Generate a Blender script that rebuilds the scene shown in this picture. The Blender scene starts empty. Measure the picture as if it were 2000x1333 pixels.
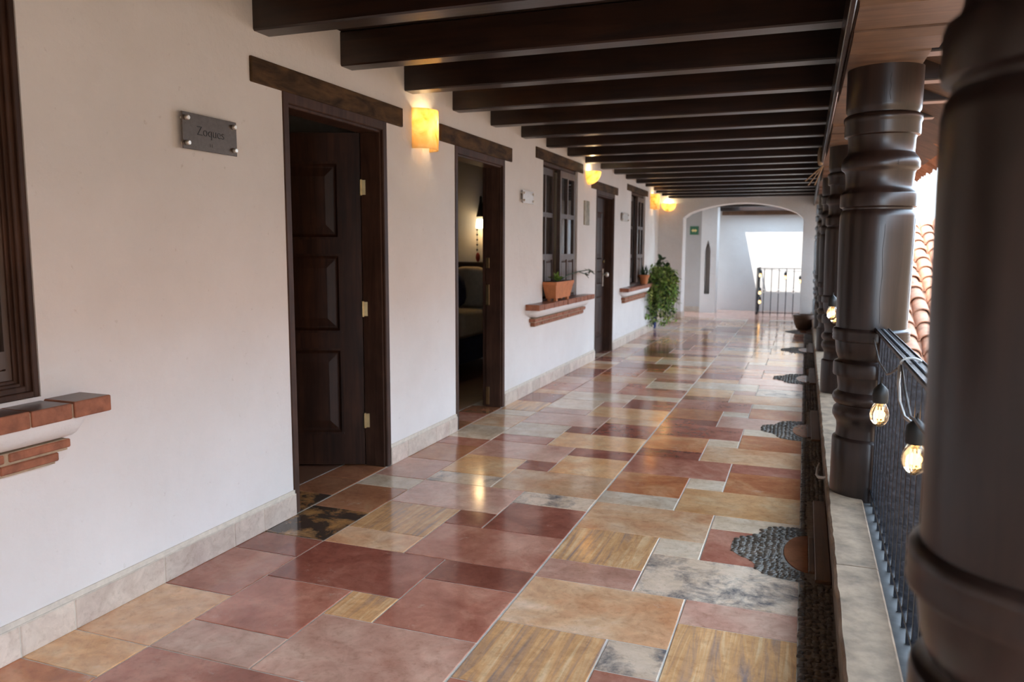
import bpy, bmesh, math, random
from mathutils import Vector, Matrix
random.seed(7)
SC = bpy.context.scene
COL = SC.collection

# ------------------------------------------------------------------ camera
def set_camera():
    yaw, pitch, roll, f = -.35584, -.11656, .00354, 1531.2
    cy, sy, cp, sp = math.cos(yaw), math.sin(yaw), math.cos(pitch), math.sin(pitch)
    fw = Vector((sy*cp, cy*cp, sp)); r = Vector((cy, -sy, 0)); u = r.cross(fw)
    c, s = math.cos(roll), math.sin(roll)
    r2, u2 = c*r + s*u, -s*r + c*u
    cd = bpy.data.cameras.new('camera'); cam = bpy.data.objects.new('camera', cd); COL.objects.link(cam)
    cam.matrix_world = Matrix(((r2.x, u2.x, -fw.x, 2.4743), (r2.y, u2.y, -fw.y, 0), (r2.z, u2.z, -fw.z, 1.4), (0, 0, 0, 1)))
    cd.sensor_width = 36; cd.lens = f/2000*36; cd.clip_start = .05; cd.clip_end = 300
    cd.dof.use_dof = True; cd.dof.focus_distance = 3.3; cd.dof.aperture_fstop = 3.2
    SC.camera = cam
set_camera()

# ------------------------------------------------------------------ world, sun, exposure
SUN_DIR = Vector((.22, .80, -1.0)).normalized()          # direction the sunlight travels
W = bpy.data.worlds.new('world'); SC.world = W; W.use_nodes = True
wn = W.node_tree.nodes; wl = W.node_tree.links
# bright hazy sky, almost even, a little bluer overhead
tc = wn.new('ShaderNodeTexCoord'); sx = wn.new('ShaderNodeSeparateXYZ'); cr = wn.new('ShaderNodeValToRGB')
cr.color_ramp.elements[0].position = 0; cr.color_ramp.elements[0].color = (.70, .84, 1, 1); cr.color_ramp.elements[1].position = 1; cr.color_ramp.elements[1].color = (.52, .74, 1, 1)
wl.new(tc.outputs['Generated'], sx.inputs[0]); wl.new(sx.outputs['Z'], cr.inputs[0]); wl.new(cr.outputs[0], wn['Background'].inputs[0])
wn['Background'].inputs[1].default_value = 6.5
sd = bpy.data.lights.new('sun', 'SUN'); sd.energy = 5.5; sd.angle = .01; sd.color = (1, .95, .88)
so = bpy.data.objects.new('sun', sd); COL.objects.link(so); so.location = (-6, -10, 14)
so.rotation_euler = SUN_DIR.to_track_quat('-Z', 'Y').to_euler()
vs = SC.view_settings; vs.view_transform = 'Standard'; vs.look = 'None'; vs.gamma = 1; vs.use_curve_mapping = False
vs.exposure = .66

# ------------------------------------------------------------------ materials
def hexc(r, g, b):
    f = lambda v: (v/255/12.92 if v/255 <= .04045 else ((v/255+.055)/1.055)**2.4)
    return (f(r), f(g), f(b), 1)
def new_mat(name):
    m = bpy.data.materials.new(name); m.use_nodes = True
    return m, m.node_tree.nodes, m.node_tree.links, m.node_tree.nodes['Principled BSDF']
def ramp(N, stops):
    r = N.new('ShaderNodeValToRGB'); e = r.color_ramp.elements
    while len(e) < len(stops): e.new(.5)
    for i, (p, c) in enumerate(stops): e[i].position = p; e[i].color = c
    return r
def noise(N, L, vec, scale, detail=6, rough=.6, dist=0):
    n = N.new('ShaderNodeTexNoise'); n.inputs['Scale'].default_value = scale; n.inputs['Detail'].default_value = detail
    n.inputs['Roughness'].default_value = rough; n.inputs['Distortion'].default_value = dist
    if vec is not None: L.new(vec, n.inputs['Vector'])
    return n
def pos(N, L, scale=(1, 1, 1), off=None, rnd=0.0):
    g = N.new('ShaderNodeNewGeometry'); mp = N.new('ShaderNodeMapping'); L.new(g.outputs['Position'], mp.inputs['Vector'])
    mp.inputs['Scale'].default_value = scale
    if rnd:
        oi = N.new('ShaderNodeObjectInfo'); mu = N.new('ShaderNodeMath'); mu.operation = 'MULTIPLY'; mu.inputs[1].default_value = rnd
        L.new(oi.outputs['Random'], mu.inputs[0]); L.new(mu.outputs[0], mp.inputs['Location'])
    return mp.outputs[0]
def bump(N, L, B, h, strength=.3, dist=.01):
    b = N.new('ShaderNodeBump'); b.inputs['Strength'].default_value = strength; b.inputs['Distance'].default_value = dist
    L.new(h, b.inputs['Height']); L.new(b.outputs[0], B.inputs['Normal']); return b
def mat_plain(name, c, rough=.6, metal=0, var=.25, scale=12, bstr=0):
    m, N, L, B = new_mat(name); v = pos(N, L, rnd=9)
    n = noise(N, L, v, scale)
    d = tuple(max(0, x*(1-var)) for x in c[:3]) + (1,); u = tuple(min(1, x*(1+var)) for x in c[:3]) + (1,)
    r = ramp(N, [(.3, d), (.7, u)]); L.new(n.outputs[0], r.inputs[0]); L.new(r.outputs[0], B.inputs['Base Color'])
    B.inputs['Roughness'].default_value = rough; B.inputs['Metallic'].default_value = metal
    if bstr: bump(N, L, B, n.outputs[0], bstr, .004)
    return m
def mat_plaster(name, c=(.80, .765, .735)):
    m, N, L, B = new_mat(name); v = pos(N, L)
    n1 = noise(N, L, v, 2.2, 5, .6); n2 = noise(N, L, v, 22, 7, .65); n3 = noise(N, L, v, 7, 4, .5)
    r = ramp(N, [(.3, (c[0]*.93, c[1]*.92, c[2]*.91, 1)), (.7, (*c, 1))]); L.new(n1.outputs[0], r.inputs[0])
    # sparse small pits and stains
    r2 = ramp(N, [(.27, (.80, .77, .74, 1)), (.36, (1, 1, 1, 1))]); L.new(n2.outputs[0], r2.inputs[0])
    mx = N.new('ShaderNodeMix'); mx.data_type = 'RGBA'; mx.blend_type = 'MULTIPLY'; mx.inputs[0].default_value = .8
    L.new(r.outputs[0], mx.inputs[6]); L.new(r2.outputs[0], mx.inputs[7]); L.new(mx.outputs[2], B.inputs['Base Color'])
    ad = N.new('ShaderNodeMath'); ad.operation = 'MULTIPLY_ADD'; ad.inputs[1].default_value = 2.2
    L.new(n3.outputs[0], ad.inputs[0]); L.new(n2.outputs[0], ad.inputs[2])
    bump(N, L, B, ad.outputs[0], .34, .012); B.inputs['Roughness'].default_value = .85
    return m
def mat_wood(name, dark, light, axis='x', rough=.45, scale=9, bstr=.15, spec=.5, streak=14):
    m, N, L, B = new_mat(name)
    sc = {'x': (1, streak, streak), 'y': (streak, 1, streak), 'z': (streak, streak, 1)}[axis]
    v = pos(N, L, sc, rnd=11); n = noise(N, L, v, scale*.22, 8, .62, .6)
    v2 = pos(N, L, (1, 1, 1), rnd=5); n2 = noise(N, L, v2, 3.5, 3)
    r = ramp(N, [(.32, (*dark, 1)), (.68, (*light, 1))]); L.new(n.outputs[0], r.inputs[0])
    r2 = ramp(N, [(.35, (.6, .6, .6, 1)), (.65, (1.0, 1.0, 1.0, 1))]); L.new(n2.outputs[0], r2.inputs[0])
    mx = N.new('ShaderNodeMix'); mx.data_type = 'RGBA'; mx.blend_type = 'MULTIPLY'; mx.inputs[0].default_value = 1
    L.new(r.outputs[0], mx.inputs[6]); L.new(r2.outputs[0], mx.inputs[7]); L.new(mx.outputs[2], B.inputs['Base Color'])
    bump(N, L, B, n.outputs[0], bstr, .004)
    B.inputs['Roughness'].default_value = rough; B.inputs['Specular IOR Level'].default_value = spec
    return m
def mat_stone(name, a, b, c, stripes=False, dark=None, rough=.11):
    m, N, L, B = new_mat(name)
    v = pos(N, L, (1, 1, 1), rnd=17)
    n1 = noise(N, L, v, 3.2, 7, .62, .5)
    if stripes:
        v2 = pos(N, L, (30, 2.0, 1), rnd=17); n1 = noise(N, L, v2, .8, 8, .66, .7)
    r = ramp(N, [(.30, a), (.5, b), (.70, c)]); L.new(n1.outputs[0], r.inputs[0]); col = r.outputs[0]
    oi = N.new('ShaderNodeObjectInfo')
    n2 = noise(N, L, v, 38, 8, .7)
    r2 = ramp(N, [(.30, (.80, .76, .72, 1)), (.48, (1, 1, 1, 1)), (.66, (1.0, 1.0, 1.0, 1)), (.76, (1.16, 1.14, 1.12, 1))]); L.new(n2.outputs[0], r2.inputs[0])
    mx = N.new('ShaderNodeMix'); mx.data_type = 'RGBA'; mx.blend_type = 'MULTIPLY'; mx.inputs[0].default_value = 1
    L.new(col, mx.inputs[6]); L.new(r2.outputs[0], mx.inputs[7]); col = mx.outputs[2]
    n4 = noise(N, L, v, 11, 8, .68, .8)
    r4 = ramp(N, [(.30, (.82, .78, .75, 1)), (.48, (.98, .98, .98, 1)), (.70, (1.16, 1.17, 1.18, 1))]); L.new(n4.outputs[0], r4.inputs[0])
    m4 = N.new('ShaderNodeMix'); m4.data_type = 'RGBA'; m4.blend_type = 'MULTIPLY'; m4.inputs[0].default_value = 1
    L.new(col, m4.inputs[6]); L.new(r4.outputs[0], m4.inputs[7]); col = m4.outputs[2]
    n5 = noise(N, L, v, 4.5, 10, .78, .2)
    r5 = ramp(N, [(.60, (0, 0, 0, 1)), (.72, (.42, .42, .42, 1))]); L.new(n5.outputs[0], r5.inputs[0])
    m5 = N.new('ShaderNodeMix'); m5.data_type = 'RGBA'; L.new(r5.outputs[0], m5.inputs[0]); L.new(col, m5.inputs[6]); m5.inputs[7].default_value = hexc(226, 200, 180); col = m5.outputs[2]
    if dark:
        n3 = noise(N, L, v, 5.5, 9, .72, .3); r3 = ramp(N, [(dark[0], (1, 1, 1, 1)), (dark[0]+.16, (0, 0, 0, 1))]); L.new(n3.outputs[0], r3.inputs[0])
        m2 = N.new('ShaderNodeMix'); m2.data_type = 'RGBA'; L.new(r3.outputs[0], m2.inputs[0]); L.new(col, m2.inputs[6]); m2.inputs[7].default_value = dark[1]; col = m2.outputs[2]
    hv = N.new('ShaderNodeHueSaturation'); ma = N.new('ShaderNodeMapRange'); ma.inputs[3].default_value = .88; ma.inputs[4].default_value = 1.12
    L.new(oi.outputs['Random'], ma.inputs[0]); L.new(ma.outputs[0], hv.inputs['Value']); L.new(col, hv.inputs['Color'])
    L.new(hv.outputs[0], B.inputs['Base Color'])
    rr = N.new('ShaderNodeMapRange'); rr.inputs[3].default_value = rough*.75; rr.inputs[4].default_value = rough*1.5
    L.new(n2.outputs[0], rr.inputs[0]); L.new(rr.outputs[0], B.inputs['Roughness'])
    nb = noise(N, L, v, 6, 2); bump(N, L, B, nb.outputs[0], .035, .01)
    B.inputs['Specular IOR Level'].default_value = .55
    return m
def mat_glass(name, tint=(.9, .95, 1), rough=.02):
    m, N, L, B = new_mat(name); B.inputs['Base Color'].default_value = (*tint, 1); B.inputs['Roughness'].default_value = rough
    B.inputs['Transmission Weight'].default_value = 1; B.inputs['IOR'].default_value = 1.45
    return m
def mat_emit(name, c, s):
    m, N, L, B = new_mat(name); B.inputs['Base Color'].default_value = (*c, 1)
    B.inputs['Emission Color'].default_value = (*c, 1); B.inputs['Emission Strength'].default_value = s
    return m
def mat_onyx(name):
    m, N, L, B = new_mat(name); v = pos(N, L); n = noise(N, L, v, 9, 6, .6, 1.2)
    r = ramp(N, [(.30, (.78, .42, .12, 1)), (.45, (.94, .70, .34, 1)), (.65, (.98, .85, .58, 1))]); L.new(n.outputs[0], r.inputs[0])
    t = N.new('ShaderNodeBsdfTranslucent'); mix = N.new('ShaderNodeMixShader'); mix.inputs[0].default_value = .72
    L.new(r.outputs[0], t.inputs[0]); L.new(r.outputs[0], B.inputs['Base Color']); B.inputs['Roughness'].default_value = .35
    out = N['Material Output']; L.new(B.outputs[0], mix.inputs[1]); L.new(t.outputs[0], mix.inputs[2]); L.new(mix.outputs[0], out.inputs['Surface'])
    return m
M = {}
M['plaster'] = mat_plaster('white_plaster')
M['plaster2'] = mat_plaster('plaster_smooth', (.80, .78, .76))
M['column'] = mat_wood('column_wood', (.011, .0054, .004), (.034, .017, .012), 'z', .32, 9, .12, .6)
M['joist'] = mat_wood('joist_wood', (.010, .0042, .0025), (.040, .0155, .0075), 'x', .32, 10, .22, .65)
M['beam'] = mat_wood('beam_wood', (.10, .055, .034), (.20, .115, .072), 'x', .55, 7, .2)
M['ceiling'] = mat_wood('ceiling_boards', (.020, .011, .008), (.040, .022, .014), 'y', .6)
M['lintel'] = mat_wood('lintel_wood', (.028, .014, .008), (.16, .088, .036), 'y', .75, 16, .5, .2, 4)
M['frame'] = mat_wood('frame_wood', (.045, .020, .012), (.095, .045, .028), 'z', .55, 9, .1, .25)
M['leaf_wood'] = mat_wood('door_wood', (.020, .008, .005), (.064, .025, .013), 'z', .42, 9, .08, .35)
M['window_wood'] = mat_wood('window_wood', (.070, .042, .032), (.135, .088, .068), 'z', .5, 9, .1)
M['grout'] = mat_plain('grout', (.66, .585, .49, 1), .8, 0, .12, 30)
M['skirt'] = mat_stone('skirting_stone', (.56, .44, .37, 1), (.64, .53, .44, 1), (.70, .60, .50, 1), False, None, .4)
M['brick'] = mat_plain('red_brick', (.30, .105, .052, 1), .7, 0, .35, 18, .4)
M['brick_top'] = mat_plain('brick_top_glaze', (.12, .055, .035, 1), .3, 0, .4, 14, .3)
M['mortar'] = mat_plain('mortar', (.40, .29, .19, 1), .9, 0, .2, 40, .4)
M['onyx'] = mat_onyx('onyx_shade')
M['steel'] = mat_plain('brushed_steel', (.13, .105, .09, 1), .5, .85, .12, 60)
M['steel2'] = mat_plain('satin_steel', (.52, .48, .44, 1), .38, .7, .12, 40)
M['stud'] = mat_plain('polished_stud', (.85, .80, .72, 1), .3, .6, .05)
M['brass'] = mat_plain('brass', (.55, .42, .22, 1), .35, 1, .15, 30)
M['iron'] = mat_plain('wrought_iron', (.022, .022, .027, 1), .32, .6, .5, 60, .5)
M['engrave'] = mat_plain('engraved_ink', (.015, .012, .012, 1), .6)
M['curb_stone'] = mat_plain('curb_stone', (.28, .19, .122, 1), .75, 0, .42, 11, .9)
M['curb_side'] = mat_plain('curb_plaster', (.30, .24, .19, 1), .8, 0, .2, 12, .4)
M['cement'] = mat_plain('grey_cement', (.075, .072, .07, 1), .6, 0, .3, 14, .3)
M['pebble'] = mat_plain('river_pebble', (.115, .085, .062, 1), .32, 0, .7, 9)
M['pebble_bed'] = mat_plain('pebble_mortar', (.30, .265, .225, 1), .9, 0, .3, 40)
M['plank'] = mat_wood('inset_plank', (.16, .078, .04), (.26, .135, .075), 'y', .4)
M['terracotta'] = mat_plain('terracotta', (.56, .20, .075, 1), .75, 0, .15, 14, .2)
M['soil'] = mat_plain('soil', (.03, .02, .012, 1), .95, 0, .4, 60, .8)
M['leafg'] = mat_plain('leaf_green', (.22, .36, .07, 1), .5, 0, .5, 25)
M['leafd'] = mat_plain('leaf_dark_green', (.022, .055, .018, 1), .45, 0, .4, 20)
M['leafy'] = mat_plain('leaf_yellow_green', (.44, .50, .15, 1), .5, 0, .4, 25)
M['stem'] = mat_plain('stem', (.09, .06, .03, 1), .8)
M['blue_pot'] = mat_plain('blue_glaze', (.02, .035, .16, 1), .25, 0, .3, 12)
M['glass'] = mat_glass('window_glass')
M['bulb_glass'] = mat_glass('bulb_glass', (1, .84, .58), .0)
M['filament'] = mat_emit('filament', (1, .55, .16), 4)
M['lamp_bulb'] = mat_emit('lamp_bulb', (1, .78, .45), 25)
M['room_shade'] = mat_emit('room_lamp_shade', (1, .82, .5), 7)
M['plastic'] = mat_plain('black_rubber', (.018, .018, .016, 1), .5, 0, .2)
M['cable'] = mat_plain('grey_cable', (.15, .145, .14, 1), .45, 0, .2)
M['white_tie'] = mat_plain('white_plastic', (.62, .60, .56, 1), .4, 0, .1)
M['linen'] = mat_plain('cream_linen', (.46, .38, .28, 1), .9, 0, .12, 20, .2)
M['linen2'] = mat_plain('tan_blanket', (.34, .24, .16, 1), .9, 0, .15, 20, .2)
M['navy'] = mat_plain('navy_cloth', (.018, .022, .06, 1), .9, 0, .3, 30)
M['redcloth'] = mat_plain('red_cloth', (.35, .05, .04, 1), .85)
M['curtain'] = mat_plain('grey_curtain', (.30, .25, .23, 1), .9, 0, .1, 8)
M['green_sign'] = mat_plain('green_sign', (.012, .075, .030, 1), .5, 0, .1)
M['sign_mark'] = mat_plain('sign_mark', (.55, .42, .16, 1), .5, 0, .1)
M['palewood'] = mat_wood('pale_wood', (.36, .25, .16), (.50, .37, .25), 'z', .6)
M['roof_tile'] = mat_plain('roof_tile', (.45, .21, .12, 1), .8, 0, .4, 6, .4)
M['plaque'] = mat_stone('plaque_glaze', (.16, .12, .06, 1), (.38, .31, .20, 1), (.55, .48, .36, 1), False, (.42, (.12, .10, .05, 1)), .4)
M['plaster3'] = mat_plaster('court_plaster_dimmed', (.56, .535, .51))  # white plaster darkened in colour to hold down brightness beyond the arch
M['plaster4'] = mat_plaster('shade_toned_plaster', (.30, .275, .26))  # white plaster again, with the sign wall's shade put into its colour
M['court'] = mat_plain('courtyard_paving', (.30, .185, .11, 1), .85, 0, .2, 2)
M['ochre'] = mat_plaster('ochre_plaster', (.42, .27, .16))
M['room_tile'] = mat_plain('room_floor', (.16, .07, .04, 1), .3, 0, .3, 5)  # dark red tile colour of the room floors
# travertine floor colours
S = {}
S['red'] = mat_stone('stone_red', hexc(156, 90, 72), hexc(182, 116, 94), hexc(204, 146, 122))
S['dred'] = mat_stone('stone_dark_red', hexc(128, 68, 53), hexc(150, 86, 69), hexc(178, 114, 94))
S['pink'] = mat_stone('stone_pink', hexc(186, 130, 108), hexc(204, 154, 132), hexc(216, 174, 150))
S['peach'] = mat_stone('stone_peach', hexc(202, 140, 98), hexc(216, 168, 128), hexc(226, 190, 158))
S['beige'] = mat_stone('stone_beige', hexc(204, 174, 144), hexc(218, 190, 162), hexc(228, 206, 182))
S['yellow'] = mat_stone('stone_yellow', hexc(212, 150, 96), hexc(224, 172, 124), hexc(230, 196, 156))
S['stripe'] = mat_stone('stone_striped', hexc(150, 126, 118), hexc(216, 160, 108), hexc(234, 196, 154), True)
S['orange'] = mat_stone('stone_orange', hexc(164, 92, 58), hexc(188, 118, 78), hexc(212, 154, 112))
S['mark'] = mat_stone('stone_marked', hexc(208, 176, 146), hexc(220, 190, 164), hexc(226, 202, 178), False, (.36, hexc(112, 104, 102)))
S['black'] = mat_stone('stone_black_gold', hexc(150, 96, 54), hexc(180, 128, 76), hexc(196, 150, 104), False, (.46, hexc(66, 52, 44)))
S['brown'] = mat_stone('stone_brown', hexc(142, 88, 60), hexc(162, 104, 72), hexc(178, 122, 88))

# ------------------------------------------------------------------ helpers
def link(o): COL.objects.link(o); return o
def wloc(p):
    v = Vector((0, 0, 0))
    while p is not None: v = v + p.location; p = p.parent
    return v
def obj(name, bm, m, parent=None, smooth=False, **props):
    me = bpy.data.meshes.new(name)
    bmesh.ops.recalc_face_normals(bm, faces=bm.faces) if not props.pop('keep', False) else None
    bm.to_mesh(me); bm.free()
    for mm in (m if isinstance(m, (list, tuple)) else [m]): me.materials.append(mm)
    if smooth:
        me.polygons.foreach_set('use_smooth', [True]*len(me.polygons))
        try: me.set_sharp_from_angle(angle=math.radians(38))
        except Exception: pass
    o = bpy.data.objects.new(name, me); link(o)
    if parent is not None: o.parent = parent; o.location = -wloc(parent)
    for k, v in props.items(): o[k] = v
    return o
def thing(name, loc, label=None, cat=None, group=None, kind=None):
    o = bpy.data.objects.new(name, None); link(o); o.location = loc; o.empty_display_size = .1
    if label: o['label'] = label
    if cat: o['category'] = cat
    if group: o['group'] = group
    if kind: o['kind'] = kind
    return o
def tag(o, label, cat=None, group=None, kind=None):
    o['label'] = label
    if cat: o['category'] = cat
    if group: o['group'] = group
    if kind: o['kind'] = kind
    return o
def piece(name, me, parent, loc, rot=(0, 0, 0), scale=(1, 1, 1), m=None):
    o = bpy.data.objects.new(name, me); link(o)
    if parent is not None: o.parent = parent; o.location = Vector(loc) - wloc(parent)
    else: o.location = loc
    o.rotation_euler = rot; o.scale = scale
    if m is not None: o.material_slots[0].link = 'OBJECT'; o.material_slots[0].material = m
    return o
NB = bmesh.new
def bx(bm, x0, x1, y0, y1, z0, z1, bev=0, mi=0, seg=1, mat4=None):
    vs = [bm.verts.new((x, y, z)) for x in (x0, x1) for y in (y0, y1) for z in (z0, z1)]
    idx = [(0, 1, 3, 2), (4, 6, 7, 5), (0, 4, 5, 1), (2, 3, 7, 6), (0, 2, 6, 4), (1, 5, 7, 3)]
    fs = [bm.faces.new([vs[i] for i in q]) for q in idx]
    for f in fs: f.material_index = mi
    if mat4 is not None:
        for v in vs: v.co = mat4 @ v.co
    if bev:
        es = list({e for f in fs for e in f.edges})
        bmesh.ops.bevel(bm, geom=es, offset=bev, segments=seg, affect='EDGES', profile=.5, material=-1)
    return bm
def box(x0, x1, y0, y1, z0, z1, bev=0, seg=1, mat4=None): return bx(NB(), x0, x1, y0, y1, z0, z1, bev, 0, seg, mat4)
def lathe(bm, prof, cx, cy, n=24, cap=True, a0=0, a1=2*math.pi, mi=0):
    full = abs(a1-a0-2*math.pi) < 1e-6; k = n if full else n+1
    rings = []
    for r, z in prof:
        rings.append([bm.verts.new((cx+r*math.cos(a0+(a1-a0)*i/n), cy+r*math.sin(a0+(a1-a0)*i/n), z)) for i in range(k)])
    for a, b in zip(rings, rings[1:]):
        for i in range(n):
            j = (i+1) % k
            f = bm.faces.new((a[i], a[j], b[j], b[i])); f.material_index = mi
    if cap and full:
        for rr in (rings[0], rings[-1]):
            f = bm.faces.new(rr); f.material_index = mi
    return bm
def tube(bm, pts, r, n=8, mi=0, cap=True):
    pts = [Vector(p) for p in pts]; rings = []; up = Vector((.13, .27, 1)).normalized()
    for i, p in enumerate(pts):
        d = (pts[min(i+1, len(pts)-1)] - pts[max(i-1, 0)]).normalized()
        a = d.cross(up)
        if a.length < .05: a = d.cross(Vector((1, .2, 0)))
        a.normalize(); b = d.cross(a); rr = r[i] if isinstance(r, (list, tuple)) else r
        rings.append([bm.verts.new(p + rr*(math.cos(2*math.pi*k/n)*a + math.sin(2*math.pi*k/n)*b)) for k in range(n)])
    for a, b in zip(rings, rings[1:]):
        for k in range(n):
            f = bm.faces.new((a[k], a[(k+1) % n], b[(k+1) % n], b[k])); f.material_index = mi
    if cap: bm.faces.new(rings[0]); bm.faces.new(rings[-1])
    return bm
def extr(bm, poly, axis, a, b, mi=0):
    """prism: poly of 2-D points, extruded along axis x/y/z between a and b"""
    def P(u, v, t): return {'x': (t, u, v), 'y': (u, t, v), 'z': (u, v, t)}[axis]
    A = [bm.verts.new(P(u, v, a)) for u, v in poly]; Bv = [bm.verts.new(P(u, v, b)) for u, v in poly]
    n = len(poly); fs = [bm.faces.new(A), bm.faces.new(Bv[::-1])]
    for i in range(n): fs.append(bm.faces.new((A[i], Bv[i], Bv[(i+1) % n], A[(i+1) % n])))
    for f in fs: f.material_index = mi
    return bm
def blob(bm, c, r, seg=12, rings=8, power=1.0, mi=0):
    """super-ellipsoid for cushions, pots of soil and so on"""
    sg = lambda v: math.copysign(abs(v)**power, v)
    R = []
    for i in range(1, rings):
        t = -math.pi/2 + math.pi*i/rings
        R.append([bm.verts.new((c[0]+r[0]*sg(math.cos(t))*sg(math.cos(2*math.pi*k/seg)), c[1]+r[1]*sg(math.cos(t))*sg(math.sin(2*math.pi*k/seg)), c[2]+r[2]*sg(math.sin(t)))) for k in range(seg)])
    lo = bm.verts.new((c[0], c[1], c[2]-r[2])); hi = bm.verts.new((c[0], c[1], c[2]+r[2]))
    for a, b in zip(R, R[1:]):
        for k in range(seg): bm.faces.new((a[k], a[(k+1) % seg], b[(k+1) % seg], b[k]))
    for k in range(seg):
        bm.faces.new((lo, R[0][(k+1) % seg], R[0][k])); bm.faces.new((hi, R[-1][k], R[-1][(k+1) % seg]))
    return bm

# ------------------------------------------------------------------ openings in the left wall
OPEN = {  # y0, y1, z0, z1
    'wA': (.80, 1.95, .885, 2.32), 'd1': (3.36, 4.40, 0, 2.185), 'd2': (5.42, 6.46, 0, 2.17),
    'w2': (7.53, 8.80, .865, 2.285), 'd3': (9.66, 10.66, 0, 2.15), 'w3': (11.75, 12.86, .85, 2.27)}
WT = .19; YB = -3.0; YE = 13.8; ZC = 2.62
bm = NB()
ys = [YB]
for k in ('wA', 'd1', 'd2', 'w2', 'd3', 'w3'):
    y0, y1, z0, z1 = OPEN[k]
    bx(bm, -WT, 0, ys[-1], y0, -.05, ZC)
    bx(bm, -WT, 0, y0, y1, z1, ZC)
    if z0 > 0: bx(bm, -WT, 0, y0, y1, -.05, z0)
    ys.append(y1)
bx(bm, -WT, 0, ys[-1], YE, -.05, ZC, 0)
bmesh.ops.remove_doubles(bm, verts=bm.verts, dist=1e-5)
wall_left = obj('wall_left', bm, M['plaster'])
tag(wall_left, 'long white rough plastered wall with dark doors and windows', kind='structure')
# corner return and recess beyond the long wall
bm = NB(); bx(bm, -.64, -WT, YE-.24, YE, -.05, ZC); bx(bm, -.64, -.40, YE, 16.4, -.05, ZC)
tag(obj('wall_recess', bm, M['plaster']), 'white plastered recess wall between long wall and arch', kind='structure')

# arch wall
AY0, AY1, AX0, AX1 = 16.4, 16.85, .10, 2.41
bm = NB()
spring_l, spring_r, crown = 2.05, 2.02, 2.335
n = 20; arc = []
for i in range(n+1):
    t = i/n; x = AX0 + (AX1-AX0)*t; s = math.sin(math.pi*t)**.62
    base = spring_l + (spring_r-spring_l)*t; arc.append((x, base + (crown-base)*s))
fr = {}
for yy in (AY0, AY1):
    lo = [bm.verts.new((x, yy, z)) for x, z in arc]; hi = [bm.verts.new((x, yy, ZC)) for x, z in arc]
    fr[yy] = (lo, hi)
    for i in range(n): bm.faces.new((lo[i], lo[i+1], hi[i+1], hi[i]))
for i in range(n): bm.faces.new((fr[AY0][0][i], fr[AY0][0][i+1], fr[AY1][0][i+1], fr[AY1][0][i]))
bx(bm, -.64, AX0, AY0, AY1, -.05, ZC); bx(bm, AX1, 3.0, AY0, AY1, -.05, ZC)
tag(obj('wall_arch', bm, M['plaster']), 'white end wall with a wide flat arched opening', kind='structure')
# walls beyond the arch
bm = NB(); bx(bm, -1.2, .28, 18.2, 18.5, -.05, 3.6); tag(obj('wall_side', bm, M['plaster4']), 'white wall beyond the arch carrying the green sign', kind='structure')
bm = NB()   # block with the narrow pointed niche
bx(bm, .28, .37, 18.02, 18.5, -.05, 3.6); bx(bm, .49, .62, 18.02, 18.5, -.05, 3.6)
bx(bm, .37, .49, 18.02, 18.5, -.05, .42); bx(bm, .37, .49, 18.26, 18.5, .42, 1.9)
extr(bm, [(.37, 1.36), (.385, 1.45), (.43, 1.62), (.475, 1.45), (.49, 1.36), (.49, 3.6), (.37, 3.6)], 'y', 18.02, 18.5)
tag(obj('wall_niche', bm, M['plaster3']), 'white wall block with tall narrow pointed niche', kind='structure')
bm = NB(); bx(bm, .28, 8.0, 19.0, 19.25, -3.3, 3.4); tag(obj('wall_back', bm, M['plaster3']), 'sunlit white back wall seen through the arch', kind='structure')
# eaves around the court beyond the arch, gap shaped for the sun patch
ec = obj('roof_court', box(-1.2, .98, 16.88, 19.0, 2.50, 2.58), M['ceiling']); tag(ec, 'dark timber roof beyond the arch, its gap shaped to pass the sun patch', kind='structure')
obj('eave_board', box(.98, 3.2, 18.62, 19.0, 2.44, 2.52), M['ceiling'], ec)
obj('eave_board', box(.98, 3.2, 16.88, 17.3, 2.50, 2.58), M['ceiling'], ec)  # added cover, cuts sky light falling into the court
obj('eave_board', box(2.62, 3.2, 17.3, 18.62, 2.50, 2.58), M['ceiling'], ec)  # added cover on the right, also cuts sky light
for yy in (16.95, 17.65, 18.08): obj('rafter', box(-1.1, .97, yy, yy+.1, 2.38, 2.50), M['joist'], ec)
obj('fascia', box(.60, 2.9, 18.62, 18.68, 2.285, 2.44), M['joist'], ec)
obj('wall_plate', box(.62, 2.9, 18.94, 18.998, 2.20, 2.29), M['plank'], ec)
obj('tie_beam', box(-1.1, 2.9, 17.20, 17.30, 2.30, 2.50), M['joist'], ec)
bm = NB(); bx(bm, 2.9, 3.15, 16.85, 19.0, -3.3, 2.5); tag(obj('wall_court_blocker', bm, M['plaster3']), 'unseen side wall added to darken the court beyond the arch', kind='structure')  # out of view, added to close off daylight from the right
# wall behind the camera
bm = NB(); bx(bm, -.3, 3.0, YB-.25, YB, -.05, ZC); tag(obj('wall_rear', bm, M['plaster']), 'white plastered wall behind the viewer', kind='structure')
# rooms behind the long wall
bm = NB()
bx(bm, -5.2, -5.0, YB, YE, -.05, ZC)
for y in (YB, 4.86, 9.22, 13.56): bx(bm, -5.0, -WT, y, y+.12, -.05, ZC)
tag(obj('wall_rooms', bm, M['plaster']), 'inner plastered walls of the rooms', kind='structure')

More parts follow.
